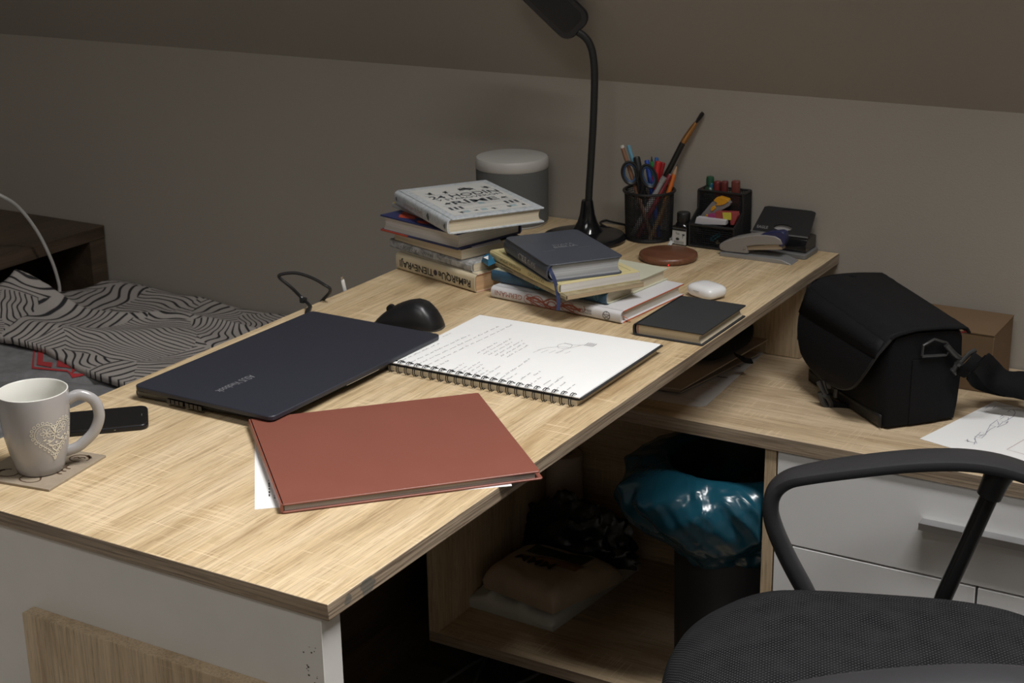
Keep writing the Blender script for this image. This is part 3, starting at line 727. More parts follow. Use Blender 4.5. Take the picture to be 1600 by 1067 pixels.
spine_text(t, fn, 'FRANNY A ZOOEY', .030, .118, .0045, .0100, mat('grey_print', (.10,.10,.10), .7))
mb = MB().add([fn(V((x,0,z))) + V((0,-.0001,0)) for x, z in ((.134,.0012),(.194,.0012),(.194,.0128),(.134,.0128))], [(0,1,2,3)]); mb.build('spine_label', BLACKINK, t)
f2 = lambda p: fn(p)+V((0,-.0002,0))
spine_text(t, f2, 'J. D. SALINGER', .140, .190, .0045, .0098, mat('light_grey_print', (.45,.45,.45), .6))
DKG = mat('black_green_cover', (.014,.017,.016), .45)
A0 = V((-.4555,.957)); a_ = R(-18.2); d_ = V((cos(a_), sin(a_))); n_ = V((-d_.y, d_.x))
O = A0 + n_*.125
t, fn = book('paperback_book', 'dark-covered paperback showing cream pages, just under the navy book in the left stack', (O.x,O.y), 180-18.2, .7932, .174, .125, .0180, DKG, PG_CREAM, .0010, False)
t3 = thing('paper_slip', 'lilac white paper slip sticking out of the left stack below the navy book', 'paper', (-.45,1.0,.8115))
q = [B(735,384,.8116), B(740,388,.8116), B(785.5,378.5,.8116), B(777,370,.8116), V((-.50,1.06,.8116))]
MB().prism([(p.x,p.y) for p in q], lambda a,b: V((a,b,.8114)), lambda a,b: V((a,b,.8119))).build('sheet', mat('lilac_paper', (.55,.53,.58), .8), t3, True)
NAVY = mat('navy_cover', (.022,.030,.105), .4)
REDC = mat('orange_red_patch', (.42,.060,.028), .5)
A0 = V((-.457,.9475)); a_ = R(-14.8); d_ = V((cos(a_), sin(a_))); n_ = V((-d_.y, d_.x)); O = A0 + n_*.142
t, fn = book('hardback_book', 'navy hardback with orange-red patches, second from the top of the left stack', (O.x,O.y), 180-14.8, .8120, .186, .142, .0265, NAVY, PG_WHITE, .0026, True, over=.004)
mb = MB()
for (cx, cy, rx, ry) in ((.142,.118,.020,.014), (.158,.105,.012,.010), (.094,.128,.014,.008), (.17,.06,.012,.02)):
    mb.add([V((min(.1855,cx+rx*cos(2*pi*k/16)*(1+.25*sin(3*k))), min(.1415,cy+ry*sin(2*pi*k/16)*(1+.2*cos(2*k))), .0267)) for k in range(16)], [tuple(range(16))])
for (x0_, x1_) in ((.118,.186),):
    mb.box(x0_, x1_, .1405, .1422, -.0001, .0027)
    mb.box(.1855, .1862, .05, .142, -.0001, .0027)
mb.build('cover_patches', REDC, t)
t, fn = book('booklet', 'thin grey booklet with a yellow corner, just under the topmost white illustrated book', (-.648,1.046), -26, .8386, .185, .12, .0080, mat('pale_grey_cover', (.42,.43,.44), .5), PG_WHITE, .0010, False)
MB().prism([(0,.001),(.035,.001),(.030,.03),(0,.045)], lambda a,b: V((a,b,.0078)), lambda a,b: V((a,b,.0082))).build('yellow_corner', mat('yellow_print', (.50,.38,.10), .6), t)
# white illustrated book on top
WB = bpy.data.materials.new('pale_blue_white_cover'); WB.use_nodes = True; nt = WB.node_tree
f_ = noise_(nt, mapped(nt, 1, 1, 1), 130, 4, .7); nt.links.new(ramp(nt, f_, [(.35, (.36,.40,.43)), (.55, (.52,.55,.57))]), nt.nodes['Principled BSDF'].inputs['Base Color']); nt.nodes['Principled BSDF'].inputs['Roughness'].default_value = .45
WB2 = mat('pale_cover_panel', (.58,.58,.55), .45)
t, fn = book('hardback_book', 'white hardback with dark illustrated lettering on the top of the left stack', (-.632,1.034), -34.2, .8470, .2235, .164, .0245, WB, PG_CREAM, .0026, True, curve=.002, over=.004, spine_r=.005)
Tz = .0247
MB().add([(.016,.018,Tz),(.207,.018,Tz),(.207,.152,Tz),(.016,.152,Tz)], [(0,1,2,3)]).build('cover_panel', WB2, t)
ct = MB(); zt = Tz+.0003
def line_(s, x, y0_, y1_, h, bold=0): lay_text(ct, s, (x, y0_, zt), (0,1,0), (-1,0,0), y1_-y0_, h, None, bold)
line_('24 HODÍN', .093, .028, .148, .025, .012)
line_('V STAROVEKOM', .109, .032, .146, .011)
line_('RÍME', .140, .048, .126, .026, .016)
line_('III', .172, .028, .050, .016, .02); line_('III', .172, .124, .146, .016, .02)
for x in (.068, .144, .153, .176): ct.ribbon([(x,.026,zt),(x,.149,zt)], .0006)
ct.build('cover_lettering', mat('dark_slate_print', (.05,.06,.07), .6), t)
fg = MB()
def fig(x, y, s_, n=11, sd=0):
    rr_ = random.Random(sd); s_ *= .68; fg.add([(x+s_*(.65+.5*rr_.random())*cos(2*pi*k/n), y+s_*.62*(.6+.6*rr_.random())*sin(2*pi*k/n), zt) for k in range(n)], [tuple(range(n))])
    for k in range(5):
        a = rr_.random()*6.28; fg.ribbon([(x,y,zt),(x+s_*1.5*cos(a),y+s_*1.2*sin(a),zt)], s_*.25)
for i, (x, y, s_) in enumerate(((.054,.040,.010),(.055,.066,.009),(.050,.096,.010),(.047,.106,.013),(.052,.114,.010),(.052,.140,.010),(.129,.040,.009),(.131,.136,.009),(.192,.036,.007),(.191,.062,.005),(.192,.092,.006),(.191,.118,.006),(.190,.144,.006))): fig(x, y, s_, sd=i)
fg.build('cover_figures', mat('dark_figures', (.09,.10,.105), .6), t)
mb = MB()
for (x, y) in ((.191,.045),(.189,.126),(.191,.075),(.150,.088)): mb.box(x-.006, x+.005, y-.004, y+.006, zt-.0004, zt-.0001)
mb.build('cover_accents', mat('pale_teal_print', (.30,.40,.43), .6), t)
spine_text(t, fn, 'RÍME', .090, .125, .006, .017, mat('rose_print', (.36,.26,.24), .6), up=True)
spine_text(t, fn, '24 HODÍN', .045, .085, .0085, .0145, MATS['rose_print'], up=True)
mb = MB()
for k, (x, s_) in enumerate(((.146,.006),(.214,.004),(.010,.0035))):
    rr_ = random.Random(k); mb.add([fn(V((x+s_*(.5+.6*rr_.random())*cos(2*pi*i/10), 0, .0125+s_*(.7+.6*rr_.random())*sin(2*pi*i/10))))+V((0,-.0001,0)) for i in range(10)], [tuple(range(10))])
mb.build('spine_figures', MATS['dark_figures'], t)
# blue folded scrap beside the stack
fs = thing('folded_clip', 'small shiny blue and white folded scrap lying on the marbled paperback', 'scrap', (-.410,.968,.793))
p = [B(752,408,.794), B(763,416,.794), B(774,411,.794), B(763,401,.794)]
cen = sum(p, V((0,0,0)))/4
MB().add([a for a in p]+[a.lerp(cen,.25)+V((0,0,.008)) for a in p], [(3,2,1,0),(4,5,6,7),(0,1,5,4),(1,2,6,5),(2,3,7,6),(3,0,4,7)]).build('body', mat('cyan_blue_foil', (.02,.14,.26), .25), fs, True)
MB().add([p[0].lerp(p[1],.3)+V((0,0,.0085)), p[1].lerp(cen,.3)+V((0,0,.0085)), cen.lerp(p[3],.2)+V((0,0,.0085))], [(0,1,2)]).build('white_corner', PAPER, fs, True)

# right stack, from the desk up
GERM = mat('white_cloth_cover', (.60,.59,.60), .5, var=.03); ORG = mat('orange_endpaper', (.50,.10,.035), .5)
t, fn = book('hardback_book', 'white hardback with orange edges and red spine ornament, lowest in the right stack', (-.384,.929), -6.3, .75, .2385, .176, .0190, GERM, PG_WHITE, .0024, True, curve=.002, over=.0045, spine_r=.005, edge=ORG)
RP = mat('brick_red_print', (.34,.10,.07), .6)
spine_text(t, fn, 'GERMÁNI', .008, .060, .0048, .0142, RP)
mb = MB()
def sblob(x, z, rx, rz_, n=14, wob=0): mb.add([fn(V((x+rx*cos(2*pi*k/n), 0, z+rz_*sin(2*pi*k/n)*(1+wob*sin(3*k))))) for k in range(n)], [tuple(range(n))])
def sring(x, z, rx, rz_, w=.0008, a0=0, a1=360, n=22):
    pts = [fn(V((x+rx*cos(R(lerp(a0,a1,k/n))),0,min(.0185,max(.0005,z+rz_*sin(R(lerp(a0,a1,k/n)))))))) for k in range(n+1)]
    mb.ribbon(pts, w, V((0,-1,0)))
sring(.073,.010,.009,.0075); sring(.088,.009,.012,.008,.0016,0,300); sring(.100,.012,.010,.006,.0012,150,400); sring(.115,.009,.014,.0078,.0018,20,330); sring(.115,.009,.008,.0045,.0014); sring(.132,.007,.010,.006,.0012,0,240); sring(.145,.010,.012,.0075,.0010); sring(.160,.013,.010,.004,.0014,180,360); sring(.168,.012,.008,.005,.0010,200,420)
for k in range(46): sblob(.068+.0021*k+.001*(k%3), .0045+.0095*((k*7)%11)/11, .0006, .0006, 6)
for (z0_, ph_, w_) in ((.0095,0,.0030),(.0055,1.4,.0020),(.0135,2.6,.0018)):
    mb.ribbon([fn(V((x_, 0, max(.002, min(.017, z0_+.0045*sin((x_-.066)*95+ph_)))))) for x_ in [.068+.100*k/60 for k in range(61)]], w_, V((0,-1,0)))
mb.build('spine_ornament', RP, t)
spine_text(t, fn, 'ERNST', .170, .187, .0100, .0135, BLACKINK); spine_text(t, fn, 'KÜNZL', .170, .187, .0050, .0088, BLACKINK)
mb = MB(); sring(.214,.0095,.0062,.0062,.0009)
for k in range(5):
    a, b_ = 2*pi*k/5+.3, 2*pi*(k+2)/5+.3; mb.ribbon([fn(V((.214+.0055*cos(a),0,.0095+.0055*sin(a)))), fn(V((.214+.0055*cos(b_),0,.0095+.0055*sin(b_))))], .0007, V((0,-1,0)))
mb.build('spine_emblem', BLACKINK, t)
mb = MB(); lay_text(mb, 'GERMÁNI', (.200,.110,.0193), (-.3,1,0), (-1,-.3,0), .020, .0022); mb.build('cover_lettering', RP, t)
MB().ribbon([(.2345,.012,.009),(.240,.014,.006),(.245,.016,.0015)], .004, V((0,.3,1))).build('ribbon_marker', mat('orange_ribbon', (.55,.10,.03), .4), t, solid=.0006)
BLU = mat('teal_blue_cover', (.028,.072,.120), .45, var=.15, vscale=60); CRG = mat('pale_green_cream_cover', (.52,.52,.40), .5)
t, fn = book('hardback_book', 'blue-spined hardback with a pale cream cover, second from the bottom of the right stack', (-.396,.950), -7.6, .7691, .2175, .165, .0188, CRG, PG_CREAM, .0022, True, spine=BLU, curve=.002, over=.0035, spine_r=.005)
CY = mat('cyan_print', (.05,.24,.33), .6)
spine_text(t, fn, '50', .086, .104, .0040, .0115, CY); spine_text(t, fn, 'Don Quorry', .020, .060, .0070, .0115, mat('dim_cyan_print', (.05,.15,.21), .6)); 
mb = MB(); sring(.200,.0095,.0035,.0045,.0008); mb.build('spine_emblem', CY, t)
mb = MB(); zt = .0190
mb.add([(.152+.008*cos(2*pi*k/12)*(1+.2*sin(5*k)), .128+.005*sin(2*pi*k/12), zt) for k in range(12)], [tuple(range(12))]); mb.ribbon([(.125,.115,zt),(.135,.122,zt),(.146,.127,zt)], .0012)
for k in range(6): mb.ribbon([(.178+.003*sin(k*2),.092+.006*k,zt),(.172+.004*cos(k*3),.096+.006*k,zt)], .001)
mb.build('cover_drawing', BLACKINK, t)
# two thin yellow / beige paperbacks
PGB = PG_CREAM
t, fn = book('paperback_book', 'thin beige paperback with tan pages, just below the pale yellow paperback in the right stack', (-.403,.9705), -30.6, .7881, .2180, .135, .0070, mat('beige_black_cover', (.30,.25,.15), .55, var=.3, vscale=60), PG_TAN, .0008, False)
spine_text(t, fn, 'VRANY SANG', .022, .060, .0016, .0056, BLACKINK)
YEL = mat('pale_yellow_cover', (.60,.52,.27), .5, var=.03)
t, fn = book('paperback_book', 'pale yellow paperback under the blue-grey bible in the right stack', (-.418,.982), -31.8, .7953, .2225, .138, .0137, YEL, PG_WHITE, .0010, False, curve=.0008)
spine_text(t, fn, 'ATHENIA SMINA', .035, .105, .0045, .0095, mat('olive_print', (.16,.14,.06), .6)); spine_text(t, fn, 'OUVAATSO', .128, .178, .0045, .0095, MATS['olive_print'])
mb = MB()
fr_ = [(.010,.010),(.2125,.010),(.2125,.128),(.010,.128),(.010,.010)]
mb.ribbon([(x,y,.0139) for x,y in fr_], .0008); mb.build('cover_frame', MATS['olive_print'], t)
# bible with soft rounded cover
BIB = mat('blue_grey_leatherette', (.052,.060,.078), .42, bump=.25, bscale=700, var=.10, vscale=30)
t = thing('bible', 'thick blue-grey bible with silver page edges lying on top of the right stack', 'book', (-.386,.973,.8091), R(-38))
L, D, T = .1765, .118, .0270
MB().prism(rr(0,L,.0,D+.004,.010,5), lambda a,b: V((a,b,.0000)), lambda a,b: V((a,b,.0020))).build('back_cover', BIB, t, bevel=.0006)
MB().prism(rr(0,L,.0,D+.004,.010,5), lambda a,b: V((a,b,T-.0022)), lambda a,b: V((a,b,T))).build('front_cover', BIB, t, bevel=.0009)
sp = [(.012,0)]+[(.0075-.0095*sin(pi*k/12), T/2-T/2*cos(pi*k/12)) for k in range(1,12)]+[(.012,T)]
inn_ = [(y+.002, T/2+(z-T/2)*.86) for y, z in sp]
mb = MB(); n = len(sp)
mb.add([V((.002,y,z)) for y,z in sp]+[V((L-.002,y,z)) for y,z in sp]+[V((.002,y,z)) for y,z in inn_]+[V((L-.002,y,z)) for y,z in inn_], [(i,i+1,n+i+1,n+i) for i in range(n-1)]+[(2*n+i,2*n+i+1,3*n+i+1,3*n+i) for i in range(n-1)]+[(i,i+1,2*n+i+1,2*n+i) for i in range(n-1)]+[(n+i,n+i+1,3*n+i+1,3*n+i) for i in range(n-1)])
mb.build('spine', BIB, t, smooth=True, ang=70)
m2 = MB()
for k in range(9):
    z = .0022+(T-.0046)*k/8; c_ = .004*(1-(2*k/8-1)**2); y0_ = .010-.006*(1-(2*k/8-1)**2)
    m2.v += [V((.003,y0_,z)),V((L-.004,y0_,z)),V((L-.004,D-c_,z)),V((.003,D-c_,z))]
m2.f = [(3,2,1,0)]+[(4*k+i,4*k+(i+1)%4,4*k+4+(i+1)%4,4*k+4+i) for k in range(8) for i in range(4)]+[(32,33,34,35)]; m2.m = [0]*len(m2.f)
m2.build('page_block', PG_SILVER, t, smooth=True, ang=40)
SIL = mat('silver_foil', (.42,.43,.45), .35, metal=.6)
mb = MB(); lay_text(mb, 'SVÄTÁ', (.082,.048,T+.0002), (0,1,0), (-1,0,0), .034, .0085); lay_text(mb, 'BIBLIA', (.094,.046,T+.0002), (0,1,0), (-1,0,0), .038, .0085, None, .01)
mb.ribbon([(.104,.022,T+.0002),(.104,.042,T+.0002)], .0006); mb.ribbon([(.104,.080,T+.0002),(.104,.100,T+.0002)], .0006); mb.build('cover_lettering', SIL, t)
def onb(p): k = max(-1, min(1, (p.z-T/2)/(T/2))); return V((p.x, .0075-.0095*math.sqrt(1-k*k)-.0003, p.z))
mb = MB(); lay_text(mb, 'BIBLIA', (.095,0,.0185), (-1,0,0), (0,0,-1), .036, .010, onb, .02); lay_text(mb, 'SVÄTÁ', (.132,0,.0185), (-1,0,0), (0,0,-1), .033, .010, onb); mb.build('spine_lettering', SIL, t)
q = V((-.2415,.862,.80))
rb_pts = catmull([V((-.262,.885,.8305)), F(859,421,q+V((-.006,.004,0))), F(866,436,q), F(870,452,q), F(873,470,q+V((.002,-.004,0))), F(872,485,q+V((.003,-.006,0)))], 6)
MB().ribbon(rb_pts, .0054, V((.55,-.83,0))).build('ribbon_marker', mat('blue_ribbon', (.022,.032,.090), .4), t, True, solid=.0005)

# black book lying alone, white earbud case, wooden charger
t, fn = book('hardback_book', 'plain black hardback lying alone at the right edge of the desk', (-.1085,1.0195), -90, .75, .153, .1075, .0188, mat('black_book_cloth', (.020,.021,.023), .7, bump=.3, bscale=1500), PG_CREAM, .0024, True, curve=.0015, over=.0035)
mb = MB(); mb.box(.1493,.1500,.004,.0062,.003,.0158); mb.build('headband', mat('red_white_headband', (.45,.20,.18), .8), t)
MB().ribbon([(-.001,.070,.012),(-.005,.071,.012),(-.008,.072,.010)], .004, V((0,0,1))).build('ribbon_marker', BLACKC, t, solid=.0005)
ab = thing('earbud_case', 'small white rounded earbud case behind the plain black book', 'case', (-.094,1.088,ZD), R(-22))
WP = mat('glossy_white_plastic', (.74,.74,.74), .2, var=.01)
def pillow(hx_, hy_, hz, e=.45, n1=40, n2=20):
    def fn_(u_, v_):
        a = 2*pi*u_; b_ = -pi/2+pi*v_
        s = lambda x, k: (abs(x)**k)*(1 if x >= 0 else -1)
        return V((hx_*s(cos(a),e)*s(cos(b_),.6), hy_*s(sin(a),e)*s(cos(b_),.6), hz*s(sin(b_),.75)+hz))
    return MB().grid(n1, n2, fn_, wrapx=True)
pillow(.0285,.0225,.0107,.55).build('shell', WP, ab, smooth=True, ang=180)
MB().tube([(-.006,-.0224,.0135),(.006,-.0224,.0135)], .0006, 6).build('lid_seam', mat('grey_seam', (.4,.4,.4), .5), ab)
ch = thing('wireless_charger', 'round brown wooden charging pad with a tiny red light in front of the pen cup', 'charger', (-.2385,1.2560,ZD))
MB().lathe([(.044,0),(.0480,.002),(.0492,.006),(.0480,.0105),(.044,.0120),(0,.0124)], 56).build('pad', wood('reddish_brown_wood', 0, [(.10,.038,.020), (.145,.058,.030), (.175,.075,.04)], saw=0, rough=.35), ch, smooth=True, ang=60)
led = bpy.data.materials.new('red_led'); led.use_nodes = True; e = led.node_tree.nodes['Principled BSDF']; e.inputs['Base Color'].default_value = (.6,.02,.02,1); e.inputs['Emission Color'].default_value = (1,.03,.03,1); e.inputs['Emission Strength'].default_value = 1.2
p = PXW(1044.5,414.5,-.2165); MB().lathe([(0,-.0012),(.0009,-.0008),(.0012,0),(.0009,.0008),(0,.0012)], 10, p).build('red_light', led, ch, True)
cw = thing('charger_cable', 'white cable running from the wooden charging pad between pen cup and ink bottle', 'cable', (-.27,1.31,ZD))
pa, pb_ = B(1047,384,.7535), B(1052,366,.7535)
MB().tube([V((-.262,1.304,.7535)), pa.lerp(pb_,.35)], .0036, 10, flat=.6).build('plug', MATS['white_plastic'], cw, True, smooth=True)
MB().tube(catmull([pa.lerp(pb_,.3), pb_, V((-.284,1.36,.7525)), V((-.280,1.395,.752)), V((-.262,1.405,.752)), V((-.25,1.4125,.752))], 6), .0019).build('cord', CABW, cw, True, smooth=True)
# ------------------------------------------------------------------ back row on the desk
sp_ = thing('speaker', 'round grey smart speaker with a pale top behind the left book stack', 'speaker', (-.597,1.352,ZD))
MB().lathe([(.0615,.004),(.0650,.006),(.0655,.10),(.0653,.103)], 64).build('grille', mat('grey_fabric_grille', (.115,.12,.118), .75, bump=.5, bscale=1500), sp_, smooth=True, ang=50)
MB().lathe([(.060,0),(.0630,.001),(.0630,.005)], 64).build('base_ring', mat('pale_grey_plastic', (.42,.41,.39), .5), sp_, smooth=True, ang=50)
MB().lathe([(.0655,.103),(.0662,.104),(.0662,.1185),(.0640,.1222),(.060,.1232),(0,.1225)], 64).build('top_cap', mat('warm_white_plastic', (.47,.455,.43), .5), sp_, smooth=True, ang=40)
lm = thing('desk_lamp', 'black gooseneck desk lamp at the back of the desk', 'lamp', (-.4205,1.298,ZD))
bx, by = -.4205, 1.298
MB().lathe([(.070,0),(.0735,.003),(.0735,.007),(.070,.0105),(.064,.0118),(.05,.0125),(0,.0135)], 64).build('base', BLACKG, lm, smooth=True, ang=60)
st = V((-.423,1.315,0))
MB().lathe([(.028,.0120),(.0245,.017),(.0175,.029),(.0135,.042),(.0115,.056),(.0105,.064),(.0095,.068)], 32, st-V((bx,by,0))).build('stem', BLACKG, lm, smooth=True, ang=60)
q = (-.423,1.315,.76)
nk = catmull([F(919,332,q), F(919.5,318,q), F(921,290,q), F(924.5,235,q), F(927.5,180,q), F(929,120,q), F(926.5,86,q), F(921,68,q), F(913,57,q), F(903,50,q)], 8)
MB().tube(nk, .0064, 14).build('gooseneck', mat('black_rubber', (.012,.012,.012), .5), lm, True, smooth=True)
hA = F(904,46,q); axv = (F(870,13,q)-hA).normalized(); vw = (V(q)-CAM).normalized()
wd = axv.cross(vw).normalized(); nz = wd.cross(axv).normalized()
nz = (nz*.93 + axv*.0 + V((0,0,.0))).normalized()
if nz.dot(vw) > 0: nz = -nz         # underside faces the camera side
tl = (nz + V((0,0,-.35))).normalized(); wd = axv.cross(tl).normalized(); tl = wd.cross(axv).normalized()
if tl.dot(vw) > 0: tl = -tl
def hp_(a, b_, c_): return hA + axv*a + wd*b_ - tl*c_
hl = rr(-.004,.150,-.031,.031,.020,6)
mb = MB(); n = len(hl); lev = [(.93,0),(1.0,.004),(1.0,.010),(.93,.016),(.7,.020)]
for s_, h_ in lev: mb.v += [hp_(.073+(a-.073)*(1-(1-s_)*.4), b_*s_, h_) for a, b_ in hl]
mb.f = [tuple(range(n))[::-1], tuple(range(4*n,5*n))]+[(k*n+i,k*n+(i+1)%n,(k+1)*n+(i+1)%n,(k+1)*n+i) for k in range(4) for i in range(n)]; mb.m = [0]*len(mb.f)
hd = mb.build('head', BLACKP, lm, True, smooth=True, ang=50)
MB().prism(rr(.008,.140,-.022,.022,.012,5), lambda a,b: hp_(a,b,-.0006), lambda a,b: hp_(a,b,.001)).build('light_panel', mat('dark_diffuser', (.012,.012,.013), .15), hd, True)
MB().tube(catmull([V((-.395,1.357,.757)), F(938,349,(-.40,1.38,.76)), F(947,344.5,(-.395,1.395,.765)), F(955,346.5,(-.385,1.40,.76)), V((-.375,1.408,.7535)), V((-.40,1.414,.7535))], 6), .0022).build('power_cord', BLACKP, lm, True, smooth=True)

# mesh pen cup
MESHM = mat('black_wire_mesh', (.010,.010,.011), .45)
cupc = V((-.3275,1.364,ZD)); cup = thing('pen_cup', 'round black wire-mesh pen cup full of pens and scissors', 'pen holder', cupc)
def wiremesh(name, fn_, nu, nv, w, parent, wrap=True, world=False):
    mb = MB().grid(nu, nv, fn_, wrapx=wrap); o = mb.build(name, MESHM, parent, world)
    md = o.modifiers.new('wire', 'WIREFRAME'); md.thickness = w; md.use_even_offset = False; md.use_boundary = True; return o
wiremesh('mesh_wall', lambda u_, v_: V(((.0400+.0022*v_)*cos(2*pi*u_), (.0400+.0022*v_)*sin(2*pi*u_), .004+.080*v_)), 72, 24, .0017, cup)
MB().tube([(.0440*cos(2*pi*k/48), .0440*sin(2*pi*k/48), .0855) for k in range(48)], .0026, 10, closed=True).build('rim', BLACKP, cup, smooth=True)
MB().lathe([(0,.0012),(.0405,.0012),(.0415,.0005),(.0415,.0035),(.0405,.006),(.039,.004),(0,.0028)], 48).build('bottom', BLACKP, cup, smooth=True, ang=50)
G_ = 'pens and pencils in the mesh cup'
def pm(name, c, r=.4): return mat(name, c, r)
def axis_frame(a, b_):
    d = (b_-a).normalized(); return d
def pen(name, label, cat, bot, topp, r, m, depth=0, tip=None, parts=(), grp=G_, n=10):
    """bot: offset inside the cup; topp: pixel of the upper end on an upright plane"""
    a = cupc + V(bot); b_ = F(topp[0], topp[1], cupc + V((0,0,0)) + V((-.47,.88,0))*depth)
    d = (b_-a); L_ = d.length; d.normalize()
    t = thing(name, label, cat, a, 0, grp)
    MB().tube([a, a+d*(L_*.985), b_], [r, r, r*.8] if not tip else [r, r, r], n).build('shaft', m, t, True, smooth=True)
    for (pn, s0, s1, r0, r1, pmx) in parts:
        MB().tube([a+d*(L_*s0), a+d*(L_*s1)], [r0, r1], n).build(pn, pmx, t, True, smooth=True)
    return t, a, d, L_
BR = pm('brown_pencil_paint', (.22,.11,.065)); LB = pm('light_blue_plastic', (.12,.30,.42)); BLU2 = pm('royal_blue_plastic', (.015,.055,.30)); GRN = pm('green_plastic', (.02,.22,.05)); REDP = pm('red_plastic', (.42,.015,.015)); DRED = pm('dark_red_plastic', (.18,.015,.02)); ORP = pm('orange_paint', (.55,.13,.015)); YST = pm('yellow_striped_paint', (.38,.24,.09)); WOODT = pm('bare_pencil_wood', (.42,.26,.15)); GOLD = mat('copper_ferrule', (.45,.22,.08), .3, metal=.8); SILP = mat('silver_plastic', (.36,.35,.35), .35, metal=.3); GRAPH = pm('graphite', (.02,.02,.02)); WHT = pm('white_eraser', (.55,.53,.50))
pen('pencil', 'brown pencil with a white end at the far left of the pen cup', 'pencil', (.012,-.012,.005), (972,229), .0036, BR, .0, parts=[('eraser', .985, 1.012, .0036, .0034, WHT)])
pen('ballpoint_pen', 'pale blue pen beside the brown pencil in the pen cup', 'pen', (.010,.006,.005), (981.5,227), .0036, LB, .012)
pen('pencil', 'dark red pencil behind the scissors in the pen cup', 'pencil', (.004,.02,.005), (990,246), .0034, pm('maroon_paint', (.25,.06,.05)), .018)
pen('ballpoint_pen', 'royal blue pen rising behind the right scissor loop', 'pen', (.020,.000,.005), (1010.5,250), .0044, BLU2, .010)
pen('ballpoint_pen', 'second blue pen, tucked behind the two red markers', 'pen', (-.002,.022,.005), (1026,246), .0036, pm('mid_blue_plastic', (.03,.12,.34)), .022)
t, a, d, L_ = pen('ballpoint_pen', 'green pen with a dark tip between the two blue pens', 'pen', (.006,.016,.005), (1018.5,252), .0032, GRN, .018)
MB().tube([a+d*L_, a+d*(L_+.009)], [.0022,.0004], 8).build('tip', GRAPH, t, True)
pen('felt_marker', 'bright red marker standing nearest the right scissor loop', 'marker', (-.010,.004,.005), (1029,252), .0056, REDP, .008)
pen('felt_marker', 'second red marker, leaning right behind the first red marker', 'marker', (-.016,.018,.005), (1036,254), .0046, pm('deep_red_plastic', (.32,.012,.015)), .020)
pen('ballpoint_pen', 'silver pen leaning left across the front of the pen cup', 'pen', (-.026,-.012,.004), (1038,277), .0047, SILP, -.012, parts=[('cap', .92, 1.0, .0052, .0050, SILP)])
pen('ballpoint_pen', 'dark red pen with a silver end leaning beside the silver pen', 'pen', (-.012,-.020,.004), (1047,273), .0042, DRED, -.004, parts=[('button', .955, 1.01, .0026, .0026, SILP)])
t, a, d, L_ = pen('pencil', 'orange pencil with a sharpened tip at the right side of the pen cup', 'pencil', (.012,.0,.004), (1053.5,272), .0042, ORP, .004)
MB().tube([a+d*L_, a+d*(L_+.014)], [.0042,.0010], 8).build('sharpened_wood', WOODT, t, True); MB().tube([a+d*(L_+.014), a+d*(L_+.018)], [.0010,.0003], 8).build('lead', GRAPH, t, True)
pen('pencil', 'tan pencil leaning at the front right inside the mesh cup', 'pencil', (.014,-.026,.004), (1046,303), .0036, YST, -.016)
# big paint brush
t, a, d, L_ = pen('paint_brush', 'large paint brush with black handle and copper ferrule towering over the pen cup', 'brush', (-.028,.014,.006), (1067.5,222), .0052, pm('black_lacquer', (.012,.011,.010), .3), .012)
e2 = F(1088,191,cupc+V((-.47,.88,0))*.012); e3 = F(1098.5,176,cupc+V((-.47,.88,0))*.012); d2_ = (e2-(a+d*L_)); s_ = a+d*L_
MB().tube([s_-d*.001, s_+d2_*.12, s_+d2_*.16, s_+d2_*.3, s_+d2_*.34, s_+d2_*.75, e2], [.0050,.0056,.0050,.0056,.0051,.0046,.0030], 14).build('ferrule', GOLD, t, True, smooth=True)
MB().tube([e2-d2_.normalized()*.002, e2.lerp(e3,.25), e2.lerp(e3,.8), e3], [.0030,.0048,.0062,.0050], 12, flat=.6).build('bristles', mat('dark_bristles', (.012,.010,.009), .9, bump=.6, bscale=900), t, True, smooth=True)
# scissors
t = thing('scissors', 'black and blue handled scissors with both loops over the left rim of the pen cup', 'scissors', cupc+V((0,0,.07)))
dq = cupc+V((.47,-.88,0))*.014
def sloop(cx, cy, rx, ry, rot):
    return [F(cx+rx*cos(a)*cos(rot)-ry*sin(a)*sin(rot), cy+rx*cos(a)*sin(rot)+ry*sin(a)*cos(rot), dq) for a in [2*pi*k/28 for k in range(28)]]
for nm_, cx, cy, rx, ry, rot in (('handle', 984.5,270,11.5,16.5,-.18), ('handle', 1013.5,275,10.5,17.5,-.34)):
    h_ = MB().tube(sloop(cx,cy,rx,ry,rot), .0024, 8, closed=True, flat=1.6).build(nm_, BLACKP, t, True, smooth=True)
    MB().tube(sloop(cx,cy,rx*.80,ry*.84,rot), .0016, 8, closed=True, flat=1.5).build('soft_grip', mat('steel_blue_rubber', (.025,.06,.13), .5), h_, True, smooth=True)
for (p0_, p1_, p2_) in (((993,262),(998,290),(1004,322)), ((1006,288),(1002,300),(999,322))):
    MB().tube([F(*p0_,dq), F(*p1_,dq), F(*p2_,cupc)], [.004,.0048,.0035], 8, flat=.6).build('shank', BLACKP, t, True, smooth=True)
    MB().tube([F(*p2_,cupc), cupc+V((.004,-.004,.012))], [.0032,.001], 6, flat=.3).build('blade', METAL, t, True)
pen('knife_handle', 'thick black cutter handle upright between the scissor loops', 'cutter', (.006,-.002,.005), (994.5,245), .0062, BLACKP, .004, grp=None)

